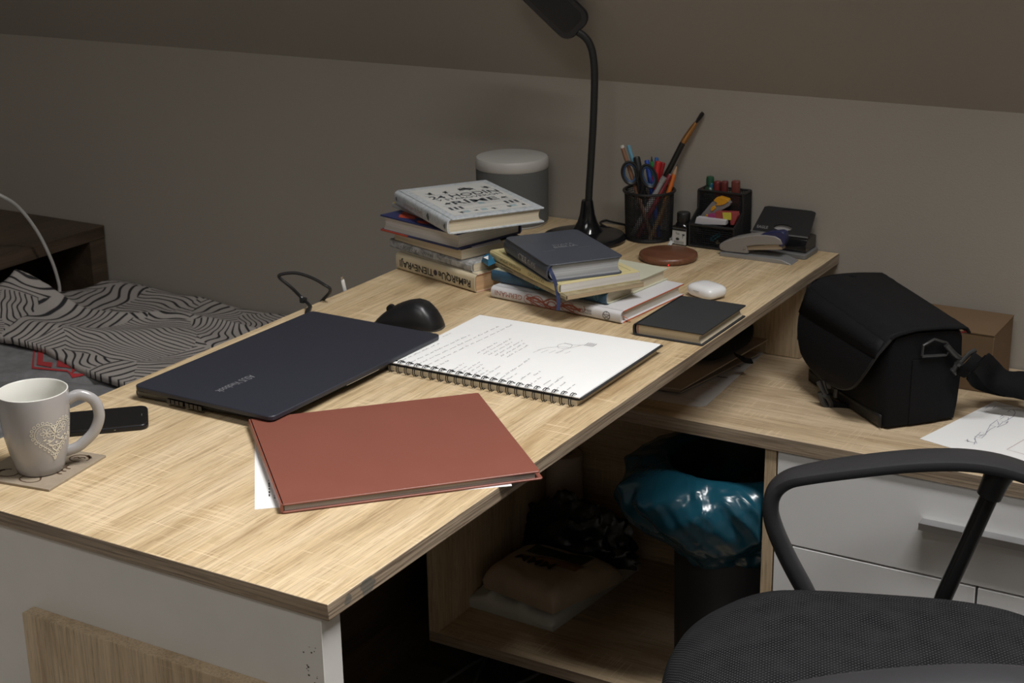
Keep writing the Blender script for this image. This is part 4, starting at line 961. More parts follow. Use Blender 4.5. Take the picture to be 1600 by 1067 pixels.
# ink bottle
ib = thing('ink_bottle', 'small square black ink bottle with a printed white label beside the pen cup', 'bottle', (-.2575,1.3555,ZD), R(-4))
MB().prism(rr(-.0142,.0142,-.0142,.0142,.003), lambda a,b: V((a,b,0)), lambda a,b: V((a,b,.034))).build('body', BLACKG, ib, bevel=.0015)
MB().lathe([(.0142,.034),(.0115,.0385),(.0105,.039),(.0105,.0415)], 24, sx=1).build('shoulder', BLACKG, ib, smooth=True)
MB().lathe([(.0112,.040),(.0116,.041),(.0116,.054),(.0106,.0558),(0,.056)], 28).build('cap', BLACKP, ib, smooth=True, ang=50)
MB().box(-.0132,.0132,-.0146,-.0141,.0025,.0300).build('label', mat('label_white', (.50,.50,.48), .6), ib)
mb = MB(); y_ = -.0149
mb.add([(-.0132,y_,.0262),(.0132,y_,.0262),(.0132,y_,.0300),(-.0132,y_,.0300)], [(0,1,2,3)])
mb.add([(-.003+.0036*cos(a),y_,.0115+.0024*sin(a)) for a in [k*pi/5 for k in range(10)]], [tuple(range(10))])
mb.add([(.0045,y_,.0205),(.0105,y_,.0215),(.0105,y_,.0188),(.0078,y_,.0185),(.0068,y_,.0135),(.006,y_,.0135),(.0066,y_,.0190)], [(0,1,2,3,4,5,6)])
for k in range(3): mb.ribbon([(-.010,y_,.0045+.0015*k),(.009,y_,.0045+.0015*k)], .0004, V((0,-1,0)))
lay_text(mb, 'Tuš', (-.007,y_,.0195), (1,0,0), (0,0,1), .007, .004); mb.build('label_print', BLACKINK, ib)

# mesh organiser
ox0, ox1, oy0, oym, oy1 = -.2405, -.1590, 1.343, 1.378, 1.4125
og = thing('desk_organizer', 'black wire-mesh desk organizer with a tall rear box and a low front tray', 'organizer', (-.20,1.378,ZD))
def panel(name, p00, p10, p11, p01, nu, nv, w=.0014):
    return wiremesh(name, lambda u_, v_: V(p00).lerp(V(p10),u_).lerp(V(p01).lerp(V(p11),u_),v_), nu, nv, w, og, False, True)
zb, zf, zt_ = ZD+.003, ZD+.040, ZD+.092
panel('mesh_front', (ox0,oy0,zb),(ox1,oy0,zb),(ox1,oy0,zf),(ox0,oy0,zf), 24, 11)
panel('mesh_partition', (ox0,oym,zb),(ox1,oym,zb),(ox1,oym,zt_),(ox0,oym,zt_), 26, 28, .0022)
panel('mesh_back', (ox0,oy1,zb),(ox1,oy1,zb),(ox1,oy1,zt_),(ox0,oy1,zt_), 22, 24, .0022)
for x in (ox0, ox1):
    panel('mesh_side', (x,oy0,zb),(x,oym,zb),(x,oym,zf+.018),(x,oy0,zf), 11, 13); panel('mesh_side', (x,oym,zb),(x,oy1,zb),(x,oy1,zt_),(x,oym,zt_), 11, 28, .0020)
mb = MB()
for pts in ([(ox0,oy0,zf),(ox1,oy0,zf)], [(ox0,oym,zt_),(ox1,oym,zt_)], [(ox0,oy1,zt_),(ox1,oy1,zt_)], [(ox0,oy0,zb),(ox1,oy0,zb)]): mb.tube(pts, .0022, 6)
for x in (ox0,ox1):
    for pts in ([(x,oy0,zb),(x,oy0,zf)], [(x,oy0,zf),(x,oym,zf+.02)], [(x,oym,zb),(x,oym,zt_)], [(x,oym,zt_),(x,oy1,zt_)], [(x,oy1,zb),(x,oy1,zt_)]): mb.tube(pts, .0022, 6)
mb.build('frame', BLACKP, og, True, smooth=True)
MB().box(ox0,ox1,oy0,oy1,ZD,ZD+.003).build('bottom', BLACKP, og, True)
G2 = 'small things in the desk organizer'
t = thing('box_cutter', 'yellow and grey box cutter leaning in the front tray of the organizer', 'cutter', (-.20,1.366,.80))
qc = V((-.20,1.370,.80)); nD = (-.03,-1,.10)
OC = lambda x, y: PP(1040+x/7.62, 260+y/7.62, qc, (0,-1,0))
def plate(name, pts, th, m, t, q_=qc):
    P_ = [PP(1040+x/7.62, 260+y/7.62, q_, (0,-1,0)) for x, y in pts]
    return MB().prism([(p.x,p.z) for p in P_], lambda a,b: V((a,q_.y-th/2,b)), lambda a,b: V((a,q_.y+th/2,b))).build(name, m, t, True, bevel=.0006)
plate('body', [(400,610),(560,420),(610,400),(760,400),(785,430),(770,465),(600,560),(480,610)], .008, pm('grey_cutter_plastic', (.19,.18,.18)), t)
plate('grip', [(585,400),(615,365),(660,355),(755,385),(765,410),(715,445),(650,460),(610,455),(630,430)], .011, pm('amber_plastic', (.58,.27,.015)), t)
plate('slider', [(550,500),(575,465),(600,460),(612,490),(575,525),(555,525)], .011, pm('amber_plastic', (.58,.27,.015)), t)
plate('end_knob', [(487,575),(500,562),(518,570),(515,588),(492,592)], .011, MATS['amber_plastic'], t)
q2 = V((-.20,1.352,.79))
t = thing('eraser', 'white eraser block lying at the front of the organizer tray', 'eraser', (-.21,1.352,.785)); plate('block', [(385,595),(735,635),(730,690),(360,680)], .012, pm('white_rubber', (.50,.49,.52), .7), t, V((-.20,1.354,.79)))
t = thing('highlighter', 'dark pink highlighter with a yellow band in the organizer tray', 'highlighter', (-.18,1.36,.79)); plate('barrel', [(610,530),(860,540),(870,580),(830,690),(790,690),(780,625),(610,615)], .012, pm('dusty_red_plastic', (.30,.05,.05)), t, V((-.20,1.362,.79))); plate('yellow_band', [(692,538),(795,540),(800,630),(705,622)], .0135, pm('lemon_plastic', (.52,.47,.06)), t, V((-.20,1.362,.79))); plate('cap', [(520,562),(612,560),(612,615),(515,605)], .0115, pm('magenta_plastic', (.30,.04,.14)), t, V((-.20,1.362,.79)))
t = thing('glue_bottle', 'dark green bottle with a round cap standing in the rear left of the organizer', 'bottle', (-.226,1.396,.753))
gp = V((-.2275,1.396,0)); MB().lathe([(.0105,.755),(.0115,.76),(.0115,.835),(.009,.843),(.0062,.846),(.0062,.850)], 20, gp).build('body', pm('dark_green_plastic', (.012,.045,.022), .3), t, True, smooth=True); MB().lathe([(.0068,.849),(.0068,.860),(.0060,.863),(0,.8635)], 20, gp).build('cap', pm('bottle_green_plastic', (.012,.07,.035), .35), t, True, smooth=True)
t = thing('striped_pencil', 'orange and black striped pencil slanting in the rear box of the organizer', 'pencil', (-.215,1.384,.80))
SM = bpy.data.materials.new('orange_black_stripes'); SM.use_nodes = True; nt = SM.node_tree; wv_ = nt.nodes.new('ShaderNodeTexWave'); wv_.inputs['Scale'].default_value = 90; wv_.bands_direction = 'DIAGONAL'; tc = nt.nodes.new('ShaderNodeTexCoord'); nt.links.new(tc.outputs['Object'], wv_.inputs['Vector']); nt.links.new(ramp(nt, wv_.outputs['Fac'], [(.45,(.40,.13,.03)),(.6,(.03,.02,.015))]), nt.nodes['Principled BSDF'].inputs['Base Color'])
q3 = V((-.2,1.3895,.8)); MB().tube([PP(1040+425/7.62,260+270/7.62,q3,(0,-1,0)), PP(1040+570/7.62,260+430/7.62,q3,(0,-1,0)), V((-.175,1.3895,.757))], .0036, 8).build('shaft', SM, t, True, smooth=True)
def blob(name, label, cat, x, y, w_, h_, m, dep=.012, yy=1.396):
    q4 = V((-.2,yy,.85)); p = PP(1040+x/7.62,260+y/7.62,q4,(0,-1,0)); k = PP(1040+(x+w_/2)/7.62,260+y/7.62,q4,(0,-1,0)).x-p.x
    t = thing(name, label, cat, (p.x,yy,ZD+.004)); zt2 = p.z+k*h_/w_
    MB().prism(rr(p.x-k,p.x+k,yy-dep/2,yy+dep/2,min(k,dep/2)*.7,4), lambda a,b: V((a,b,ZD+.004)), lambda a,b: V((a,b,zt2))).build('body', m, t, True, bevel=.002)
    return t
blob('sharpener', 'blue plastic lump peeking over the rear box of the organizer', 'sharpener', 540,200,70,25, pm('petrol_blue_plastic', (.02,.11,.16)))
blob('marker_cap', 'left red marker cap peeking over the rear box beside the blue lump', 'cap', 618,190,70,32, pm('dull_red_plastic', (.15,.022,.022)))
blob('marker_cap', 'middle red marker cap peeking over the rear box of the organizer', 'cap', 705,190,72,32, pm('brick_red_plastic', (.13,.024,.022)))
blob('marker_cap', 'rightmost red-brown marker cap peeking over the rear box of the organizer', 'cap', 838,190,92,40, pm('red_brown_plastic', (.15,.036,.028)))
t = thing('paper_clip', 'turquoise paper clip lying inside the front tray of the organizer', 'paper clip', (-.195,1.349,.76)); q5 = V((-.2,1.3475,.77))
MB().tube([PP(1040+x/7.62,260+y/7.62,q5,(0,-1,0)) for x, y in ((530,870),(560,880),(650,820),(640,795),(550,845),(540,865))], .0013, 6, closed=True).build('wire', pm('turquoise_plastic', (.01,.20,.28)), t, True)
for k in range(4):
    c_ = PP(1040+(600+(0,22,38,14)[k])/7.62, 260+(900+(0,-12,8,14)[k])/7.62, V((-.2,1.350,.77)), (0,-1,0))
    prop(MB().lathe([(0,-.0016),(.0015,-.0008),(.0015,.0008),(0,.0016)], 8, c_).build('bead', pm('cream_plastic', (.40,.34,.22)), None, smooth=True), 'small cream bead lying in the front tray of the mesh organizer', 'bead', 'cream beads in the organizer')

# stapler
sy0, sy1 = 1.312, 1.345
stp = thing('stapler', 'grey stapler with a navy lever lying in front of the hole punch', 'stapler', (-.106,1.328,ZD))
S_ = lambda x, y, yy=1.320: PYW(1110+x/8.889, 310+y/8.889, yy)
GREYP = mat('grey_stapler_plastic', (.235,.22,.205), .4); 
mb = MB(); bx0, bx1 = -.1705, -.0435
prof = [(bx0,0),(bx0,.0060),(bx1-.020,.0075),(bx1,.0012),(bx1,0)]
mb.prism(prof, lambda a,b: V((a,sy0,ZD+b)), lambda a,b: V((a,sy1,ZD+b))); mb.build('base', mat('silver_grey_metal', (.30,.30,.30), .4, metal=.4), stp, True, bevel=.0012)
def splate(name, pts, y0_, y1_, m, bevel=.002):
    P_ = [S_(x, y, (y0_)) for x, y in pts]
    return MB().prism([(p.x,p.z) for p in P_], lambda a,b: V((a,y0_,b)), lambda a,b: V((a,y1_,b))).build(name, m, stp, True, bevel=bevel)
splate('body', [(118,680),(120,640),(180,600),(330,550),(560,510),(760,505),(900,525),(975,570),(1000,630),(998,650),(640,655),(500,670),(520,770),(210,745),(140,720)], sy0+.005, sy1-.006, GREYP)
splate('staple_channel', [(490,668),(990,632),(996,712),(515,720)], sy0+.008, sy1-.010, mat('warm_tin', (.36,.30,.23), .35, metal=.4), .0006)
splate('lever', [(690,490),(860,440),(1030,425),(1085,450),(1095,560),(1060,640),(1005,640),(985,570),(900,515),(760,495)], sy1-.010, sy0+.006, mat('navy_plastic', (.016,.020,.075), .3), .003)
for (x, y) in ((153,690),(475,688)): p = S_(x, y, sy0+.0046); MB().tube([p, p+V((0,-.0012,0))], .0016, 10).build('rivet', METAL, stp, True)
# hole punch
hpn = thing('hole_punch', 'black two-hole punch with an oval cut-out at the right end of the back row', 'hole punch', (-.09,1.385,ZD))
MB().prism(rr(-.144,-.034,1.352,1.414,.006), lambda a,b: V((a,b,ZD)), lambda a,b: V((a,b,ZD+.0085))).build('base', mat('mid_grey_plastic', (.15,.15,.15), .45), hpn, True, bevel=.001)
MB().prism([(1.362,.0086),(1.362,.020),(1.368,.030),(1.398,.034),(1.410,.030),(1.410,.0086)], lambda a,b: V((-.136,a,ZD+b)), lambda a,b: V((-.038,a,ZD+b))).build('body', BLACKG, hpn, True, bevel=.001)
# lever plate with the oval hole, tilted back
def hpt(u_, v_, off=0):   # u along x, v up the slope
    return V((-.0895+u_, 1.374+v_*.62, ZD+.032+v_*.80)) + V((0,-.79,.61))*off
outl = []; oval = []
for k in range(64):
    a = 2*pi*k/64; ca, sa = cos(a), sin(a)
    hw = .0505 if sa < 0 else .0505-.004*max(0,sa)*1; t_ = min(.0505/max(1e-6,abs(ca)), (.029 if sa > 0 else .020)/max(1e-6,abs(sa)))
    x, y = t_*ca, .020+t_*sa
    if ca < 0: x += .011*(y/.049)*min(1, -x/.046)
    outl.append((x, y)); oval.append((.002+.0165*ca, .0135+.0058*sa))
mb = MB(); n = 64
mb.add([hpt(*p) for p in outl]+[hpt(*p) for p in oval]+[hpt(*p,-.004) for p in outl]+[hpt(*p,-.004) for p in oval], [(i,(i+1)%n,n+(i+1)%n,n+i) for i in range(n)]+[(2*n+i,3*n+i,3*n+(i+1)%n,2*n+(i+1)%n) for i in range(n)]+[(i,2*n+i,2*n+(i+1)%n,(i+1)%n) for i in range(n)]+[(n+i,n+(i+1)%n,3*n+(i+1)%n,3*n+i) for i in range(n)])
lev_ = mb.build('lever', BLACKP, hpn, True)
MB().add([hpt(-.022,.004,-.0062),hpt(.026,.004,-.0062),hpt(.026,.023,-.0062),hpt(-.022,.023,-.0062)]+[hpt(-.022,.004,-.0070),hpt(.026,.004,-.0070),hpt(.026,.023,-.0070),hpt(-.022,.023,-.0070)], [(3,2,1,0),(4,5,6,7),(0,1,5,4),(1,2,6,5),(2,3,7,6),(3,0,4,7)]).build('guide_plate', mat('dull_steel', (.30,.29,.28), .5), hpn, True)
MB().tube([hpt(-.052,.0,.0006), hpt(.050,.0,.0006)], .0016, 8).build('hinge_rod', mat('steel_rod', (.30,.30,.30), .3, metal=.7), hpn, True, smooth=True)
mb = MB(); lay_text(mb, 'EAGLE', hpt(-.043,.0075,.0004), (1,0,0), (0,.62,.80), .0195, .0050, None, .012); mb.build('lettering', mat('grey_print_light', (.22,.22,.22), .5), lev_, True)
# ------------------------------------------------------------------ on the sideboard
g_ = lambda x, y: (1220+x/3.334, 400+y/3.334)
# papers under the desk
t = thing('printed_sheet', 'white printed sheet on the sideboard in the shadow under the desk', 'paper', (-.17,1.15,ZR))
pa = [B(1024,624.5,ZR+.001), B(1090,635.7,ZR+.001), B(1103.5,633.5,ZR+.001), B(1205,541,ZR+.001), V((-.27,1.29,ZR+.001)), V((-.285,1.005,ZR+.001))]
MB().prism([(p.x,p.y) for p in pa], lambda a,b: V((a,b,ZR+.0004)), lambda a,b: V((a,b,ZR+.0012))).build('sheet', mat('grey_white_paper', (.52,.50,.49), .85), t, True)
mb = MB()
def ink(px, py, qx, qy, w_): mb.ribbon([B(1000+px/6.668,500+py/6.668,ZR+.0015), B(1000+qx/6.668,500+qy/6.668,ZR+.0015)], w_)
ink(803,588,912,601,.0035); ink(955,470,1050,484,.0028); 
for (a_, b_, c_, d_) in ((700,655,815,675),(640,700,765,720),(735,640,800,648),(480,815,600,845),(330,775,600,830)): ink(a_,b_,c_,d_,.0006)
mb.build('printed_lines', INK, t, True)
t = thing('cardboard_folder', 'beige cardboard folder resting on the printed sheet under the desk', 'folder', (-.17,1.2,ZR))
f0, f1, f2_, f3 = B(1065,610,ZR+.010), B(1219,529,ZR+.028), V((-.30,1.285,ZR+.03)), V((-.30,1.03,ZR+.010))
f1 = V((-.068,1.285,ZR+.030)); 
mb = MB(); 
for dz in (0,.002): mb.v += [p+V((0,0,dz)) for p in (f0,f1,f2_,f3)]
mb.f = [(3,2,1,0),(4,5,6,7),(0,1,5,4),(1,2,6,5),(2,3,7,6),(3,0,4,7)]; mb.m = [0]*6
mb.build('upper_flap', mat('beige_card', (.36,.29,.23), .8), t, True)
mb = MB(); mb.add([f0+V((-.004,.006,-.007)), f1+V((-.012,-.004,-.026)), f2_+V((0,0,-.027)), f3+V((0,.006,-.007)), f0+V((-.004,.006,-.005)), f1+V((-.012,-.004,-.024)), f2_+V((0,0,-.025)), f3+V((0,.006,-.005))], [(3,2,1,0),(4,5,6,7),(0,1,5,4),(1,2,6,5),(2,3,7,6),(3,0,4,7)]); mb.build('lower_flap', MATS['beige_card'], t, True)
mb = MB().add([f0+V((0,0,.0005)), f3+V((0,0,.0005)), f3+V((-.0,.004,-.006)), f0+V((-.006,.004,-.006))], [(0,1,2,3)]); mb.build('fold', MATS['beige_card'], t, True)
t = thing('pouch', 'limp black pouch with a strap end lying on the beige folder under the desk', 'pouch', (-.15,1.2,ZR+.03))
def pch(u_, v_):
    a = 2*pi*u_; b_ = -pi/2+pi*v_; s_ = lambda x, k: (abs(x)**k)*(1 if x >= 0 else -1)
    x = .085*s_(cos(a),.7)*s_(cos(b_),.5); y = .075*s_(sin(a),.7)*s_(cos(b_),.5); z = .022*s_(sin(b_),.8)
    z += noise.noise(V((x*30,y*30,1)))*.005
    return V((-.160+x*.97+y*.18, 1.205+y-x*.1, ZR+.050+z+.10*(y)))
MB().grid(40, 20, pch, wrapx=True).build('body', BLACKC, t, True, smooth=True, ang=180)
k_ = lambda x, y, z: B(1000+x/6.668, 500+y/6.668, z)
MB().ribbon(catmull([k_(1000,350,ZR+.045), k_(1050,385,ZR+.036), k_(1110,415,ZR+.030), k_(1170,420,ZR+.0275)], 6), .010, V((.3,-.4,1))).build('strap_end', BLACKC, t, True, solid=.003)

# camera bag
BR_ = R(49)
bag = thing('camera_bag', 'black shoulder camera bag standing on the sideboard', 'bag', (.203,1.058,ZR), BR_)
BAGM = bpy.data.materials.new('black_woven_nylon'); BAGM.use_nodes = True; nt = BAGM.node_tree; b = nt.nodes['Principled BSDF']
b.inputs['Base Color'].default_value = (.0075,.0075,.0085,1); b.inputs['Roughness'].default_value = .7; b.inputs['Specular IOR Level'].default_value = .12
f_ = noise_(nt, mapped(nt, 1,1,1), 700, 3); bp = nt.nodes.new('ShaderNodeBump'); bp.inputs['Strength'].default_value = .5; bp.inputs['Distance'].default_value = .001; nt.links.new(f_, bp.inputs['Height']); nt.links.new(bp.outputs['Normal'], b.inputs['Normal'])
BAGF = mat('black_flap_nylon', (.0085,.0085,.0095), .65, bump=.35, bscale=500, spec=.16)
LEATH = mat('black_leather_trim', (.016,.015,.014), .45, bump=.3, bscale=300, spec=.3)
Db, Lb = .131, .228
def Hb(y): return .143+.018*(y/Lb)
ys_ = [0,.006,.014]+[.014+(Lb-.028)*k/10 for k in range(1,10)]+[Lb-.014,Lb-.006,Lb]
sec = []
for y in ys_:
    e = min(y, Lb-y); ins = .008*(1-sstep(0,.014,e)); bul = .014*sin(pi*min(1,max(0,y/Lb)))**.7; H = Hb(y)
    c_ = [(ins,.002+ins*.3), (-bul*.5+ins,.03), (-bul+ins,.07), (-bul*.8+ins,.105), (ins,H-.012), (.006+ins,H-.003), (Db*.35,H+.004-ins*.3), (Db*.7,H+.002-ins*.3), (Db-.008-ins,H-.003), (Db-ins,H-.012), (Db+.003-ins,.08), (Db-ins,.03), (Db-.004-ins,.002+ins*.3)]
    sec.append([V((x,y,z)) for x,z in c_])
mb = MB(); n = 13
for s_ in sec: mb.v += s_
mb.f = [tuple(range(n)), tuple(range((len(sec)-1)*n, len(sec)*n))]+[(k*n+i,k*n+(i+1)%n,(k+1)*n+(i+1)%n,(k+1)*n+i) for k in range(len(sec)-1) for i in range(n)]; mb.m = [0]*len(mb.f)
mb.build('body', BAGM, bag, smooth=True, ang=60)
# leather trim along the bottom of the front
def frontx(y, z):
    bul = .014*sin(pi*min(1,max(0,y/Lb)))**.7; pr_ = [(.0,0),(.03,-bul*.5),(.07,-bul),(.105,-bul*.8),(.14,0)]
    for a, c in zip(pr_, pr_[1:]):
        if a[0] <= z <= c[0]: return lerp(a[1], c[1], (z-a[0])/(c[0]-a[0]))
    return 0
MB().grid(24, 4, lambda u_, v_: V((frontx(Lb*u_*.96+.004, .003+.020*v_)-.0008, .004+Lb*u_*.96, .003+.020*v_))).build('leather_trim', LEATH, bag, smooth=True, solid=.0012)
# flap
def flap_pt(s_, y):   # s_ 0 back edge -> 1 lowest point of the front
    H = Hb(y); path = [(Db+.0015,H-.006),(Db-.004,H+.002),(Db*.66,H+.0065),(Db*.33,H+.0085),(.010,H+.004),(-.006,H-.006),(-.020,.112),(-.027,.088),(-.031,.062),(-.030,.042)]
    k = s_*(len(path)-1); i = min(int(k), len(path)-2); f = k-i; return V((lerp(path[i][0],path[i+1][0],f), y, lerp(path[i][1],path[i+1][1],f)))
def flap(u_, v_):
    y = -.004+(Lb+.008)*u_; w_ = abs(2*u_-1)
    end = .50+.50*(1-w_**2.6)**.55
    return flap_pt(v_*end, y)
MB().grid(44, 40, flap).build('flap', BAGF, bag, smooth=True, solid=.004, ang=180, off=0)
edge_ = [flap(k/60, 1.0) for k in range(61)]
MB().tube(edge_, .0024, 6).build('flap_binding', mat('black_piping', (.014,.014,.015), .6, spec=.3), bag, smooth=True)
MB().tube([flap(0.0,k/20) for k in range(21)], .0024, 6).build('flap_binding', BLACKC, bag, smooth=True)
mb = MB().strip([flap_pt(.555, y)+V((-.002,0,.002)) for y in [.0+Lb*k/14 for k in range(15)]], [flap_pt(.655, y)+V((-.003,0,.0008)) for y in [.0+Lb*k/14 for k in range(15)]]); mb.build('flap_seam', BAGF, bag, smooth=True, solid=.003)
# strap patch on the right end
mb = MB().grid(6, 8, lambda u_, v_: V((.042+.048*u_, -.0016, .004+.100*v_))); mb.build('end_webbing', BLACKC, bag, solid=.002)
mb = MB().add([V((.120,-.0005,.1365)),V((.131,-.0005,.1365)),V((.130,-.0005,.140)),V((.120,-.0005,.1385))],[(0,1,2,3)]); mb.build('red_tag', mat('red_tag', (.40,.03,.04), .7), bag)
# end ring + swivel hook + strap
pR = V((.203,1.058,0)); dirx = V((cos(BR_), sin(BR_),0)); ndir = V((dirx.y, -dirx.x, 0))
ENDQ = pR+ndir*.006
E_ = lambda x, y, o=0: PP(*g_(x,y), ENDQ+ndir*o, ndir)
PLAST = mat('grey_black_buckle', (.030,.030,.030), .35)
MB().tube([E_(*p) for p in ((735,520),(742,465),(800,433),(865,452),(882,485),(860,515),(735,522))], .0021, 8).build('end_ring', PLAST, bag, True, smooth=True)
hk = MB().tube(catmull([E_(*p, .003) for p in ((862,462),(885,490),(912,518),(935,535))], 5), .0042, 8).build('swivel_hook', PLAST, bag, True, smooth=True)
MB().tube([E_(*p, .006) for p in ((895,605),(910,575),(945,545),(985,505),(1015,490))], .0034, 8).build('strap_bar', PLAST, bag, True, smooth=True)
MB().tube([E_(*p, .006) for p in ((915,555),(950,575))], .005, 8).build('swivel', PLAST, bag, True, smooth=True)
MB().tube([E_(*p, .006) for p in ((890,588),(912,615))], .0028, 8).build('strap_bar', PLAST, bag, True, smooth=True)
st_q = ENDQ+ndir*.014
S2 = lambda x, y, q_: F(*g_(x,y), q_)
e0 = ENDQ+dirx*.10+V((0,0,.63))
top_e = [S2(1010,500,e0), S2(1055,530,e0), S2(1085,505,e0), S2(1130,550,V((.335,1.20,.63))), S2(1185,600,V((.36,1.215,.63))), S2(1267,603,V((.40,1.23,.63))), S2(1400,640,V((.46,1.25,.63))), V((.56,1.27,.62)), V((.66,1.25,.601)), V((.72,1.18,.601))]
bot_e = [S2(910,612,e0), S2(962,632,e0), S2(1000,600,e0), S2(1060,672,V((.325,1.185,.63))), S2(1130,716,V((.35,1.19,.615))), S2(1267,752,V((.40,1.20,.605))), S2(1400,780,V((.46,1.21,.60))), V((.55,1.225,.60)), V((.63,1.21,.60)), V((.68,1.16,.60))]
fz = lambda L_: [V((p.x,p.y,max(p.z,ZR+.004))) for p in L_]
MB().strip(fz(catmull(top_e,5)), fz(catmull(bot_e,5))).build('shoulder_strap', mat('black_webbing', (.008,.008,.009), .8, bump=.5, bscale=800, spec=.12), bag, True, smooth=True, solid=.0022, ang=180)
low = [S2(965,640,e0+V((.0,.012,0))), S2(1010,690,V((.33,1.205,.60))), S2(1130,728,V((.35,1.23,.60))), S2(1267,745,V((.40,1.25,.60)))]
MB().strip(fz(catmull([p+V((0,.02,.035)) for p in low],4)), fz(catmull(low,4))).build('shoulder_strap', MATS['black_webbing'], bag, True, smooth=True, solid=.0022, ang=180)
# front buckle under the flap, zip pull, top loop
fq = flap_pt(1.0, Lb*.52); fw_ = mats_of(bag) @ fq
BQ = lambda x, y, o=V((0,0,0)): F(*g_(x,y), fw_+o)
MB().ribbon([BQ(245,632), BQ(247,690)], .008, CAM-fw_).build('buckle_strap', mat('grey_webbing', (.09,.085,.08), .8), bag, True, solid=.002)
for pts, r_b in ((((195,655),(215,700),(235,725)), .0035), (((222,650),(235,690),(245,715)), .0026), (((205,710),(220,760),(245,795)), .0050), (((240,725),(262,765),(262,795)), .0048), (((205,722),(250,735)), .0045), (((290,690),(285,735)), .004)):
    MB().tube([BQ(*p) for p in pts], r_b, 8).build('buckle', PLAST, bag, True, smooth=True)
MB().strip([BQ(250,735), BQ(300,760), BQ(390,775)], [BQ(250,800), BQ(300,798), BQ(385,797)]).build('buckle_strap', BLACKC, bag, True, solid=.003)
zq = mats_of(bag) @ V((-.012, Lb+.006, .10)); ZQ = lambda x, y: F(*g_(x,y), zq)
MB().tube([ZQ(165,285), ZQ(130,335), ZQ(112,380)], [.003,.004,.0045], 8).build('zip_pull', PLAST, bag, True, smooth=True)
MB().tube([ZQ(112,380), ZQ(102,405), ZQ(98,432)], [.006,.0075,.0065], 8, flat=.6).build('zip_pull_grip', PLAST, bag, True, smooth=True)
tq = mats_of(bag) @ V((Db*.6, Lb-.02, Hb(Lb))); TQ = lambda x, y: F(*g_(x,y), tq)
MB().tube(catmull([TQ(328,125), TQ(345,112), TQ(370,108), TQ(395,115), TQ(412,126)], 5), .0024, 8).build('carry_loop', BLACKC, bag, True, smooth=True)

# cardboard box behind the bag
t = thing('cardboard_box', 'plain brown cardboard box against the wall behind the camera bag', 'box', (.24,1.34,ZR))
CARD = mat('brown_cardboard', (.15,.092,.046), .85, var=.05)
MB().box(.165,.2985,1.285,1.402,ZR+.0005,.6885).build('carton', CARD, t, True, bevel=.0008)
MB().box(.165,.299,1.284,1.403,.6886,.6900).build('lid_flaps', CARD, t, True)
# drawing sheet at the right
PL = B(1437,685,ZR+.001); rz_ = R(-15); ux = V((cos(rz_),sin(rz_),0)); uy = V((-sin(rz_),cos(rz_),0))
t = thing('drawing_sheet', 'white sheet with a small pen drawing at the right end of the sideboard', 'paper', (PL.x,PL.y,ZR), rz_)
MB().box(0,.297,0,.210,.0003,.0008).build('sheet', PAPER, t)
mb = MB(); INKB = mat('blue_grey_ink', (.13,.13,.22), .8)
d7 = lambda x, y: B(1420+x/7.11, 610+y/7.11, ZR+.0011)
for pts in (((620,555),(660,560),(700,575),(760,585)), ((640,545),(665,570)), ((655,540),(648,572)), ((735,510),(740,560),(725,600)), ((725,530),(755,580)), ((740,515),(800,462),(862,480),(808,528),(740,515)), ((770,495),(830,490)), ((780,510),(845,485)), ((850,480),(905,430),(965,400)), ((860,465),(905,385)), ((900,385),(985,325),(1050,345),(985,405),(900,385)), ((985,340),(1000,370),(990,380)), ((1015,320),(1060,290),(1110,300),(1100,330)), ((1010,300),(1045,272),(1020,265),(1050,285)), ((1060,345),(1110,320),(1165,285),(1185,245),(1160,210)), ((1060,350),(1080,360),(1100,340)), ((1095,240),(1130,215),(1105,225),(1140,240)), ((850,200),(900,165),(960,180),(930,200),(965,175)), ((840,235),(880,235),(860,225)), ((880,240),(1000,260)), ((1000,205),(1110,215)), ((980,410),(1080,370),(1105,345))): mb.ribbon([d7(*p) for p in pts], .0007)
mb.build('pen_drawing', INKB, t, True)
mb = MB(); mb.ribbon([d7(1290,540), d7(1090,655), d7(1290,710)], .0008); mb.build('pencil_lines', mat('reddish_pencil', (.35,.22,.20), .8), t, True)

# ------------------------------------------------------------------ inside the open shelf
ZS = .110
bn = thing('waste_bin', 'dark grey waste bin under the sideboard top', 'bin', (-.037,1.080,ZS))
bx_, by_ = -.037, 1.080
BINM = mat('dark_grey_bin_plastic', (.020,.020,.022), .45)
MB().lathe([(0,0),(.080,0),(.086,.004),(.0875,.02),(.0905,.20),(.0930,.37),(.0955,.38),(.0945,.3835),(.0905,.37),(.0885,.20),(.083,.01),(0,.008)], 56, cap=False).build('body', BINM, bn, smooth=True, ang=60)
LIN = bpy.data.materials.new('blue_plastic_bag'); LIN.use_nodes = True; nt = LIN.node_tree; b = nt.nodes['Principled BSDF']
b.inputs['Base Color'].default_value = (.008,.065,.100,1); b.inputs['Roughness'].default_value = .22; b.inputs['Specular IOR Level'].default_value = .6
f_ = noise_(nt, mapped(nt, 1,1,.8), 15, 2, .5, .9); bp = nt.nodes.new('ShaderNodeBump'); bp.inputs['Strength'].default_value = .5; bp.inputs['Distance'].default_value = .012; nt.links.new(f_, bp.inputs['Height']); nt.links.new(bp.outputs['Normal'], b.inputs['Normal'])
def rg(p): return (1-abs(noise.noise(p))*2.0)
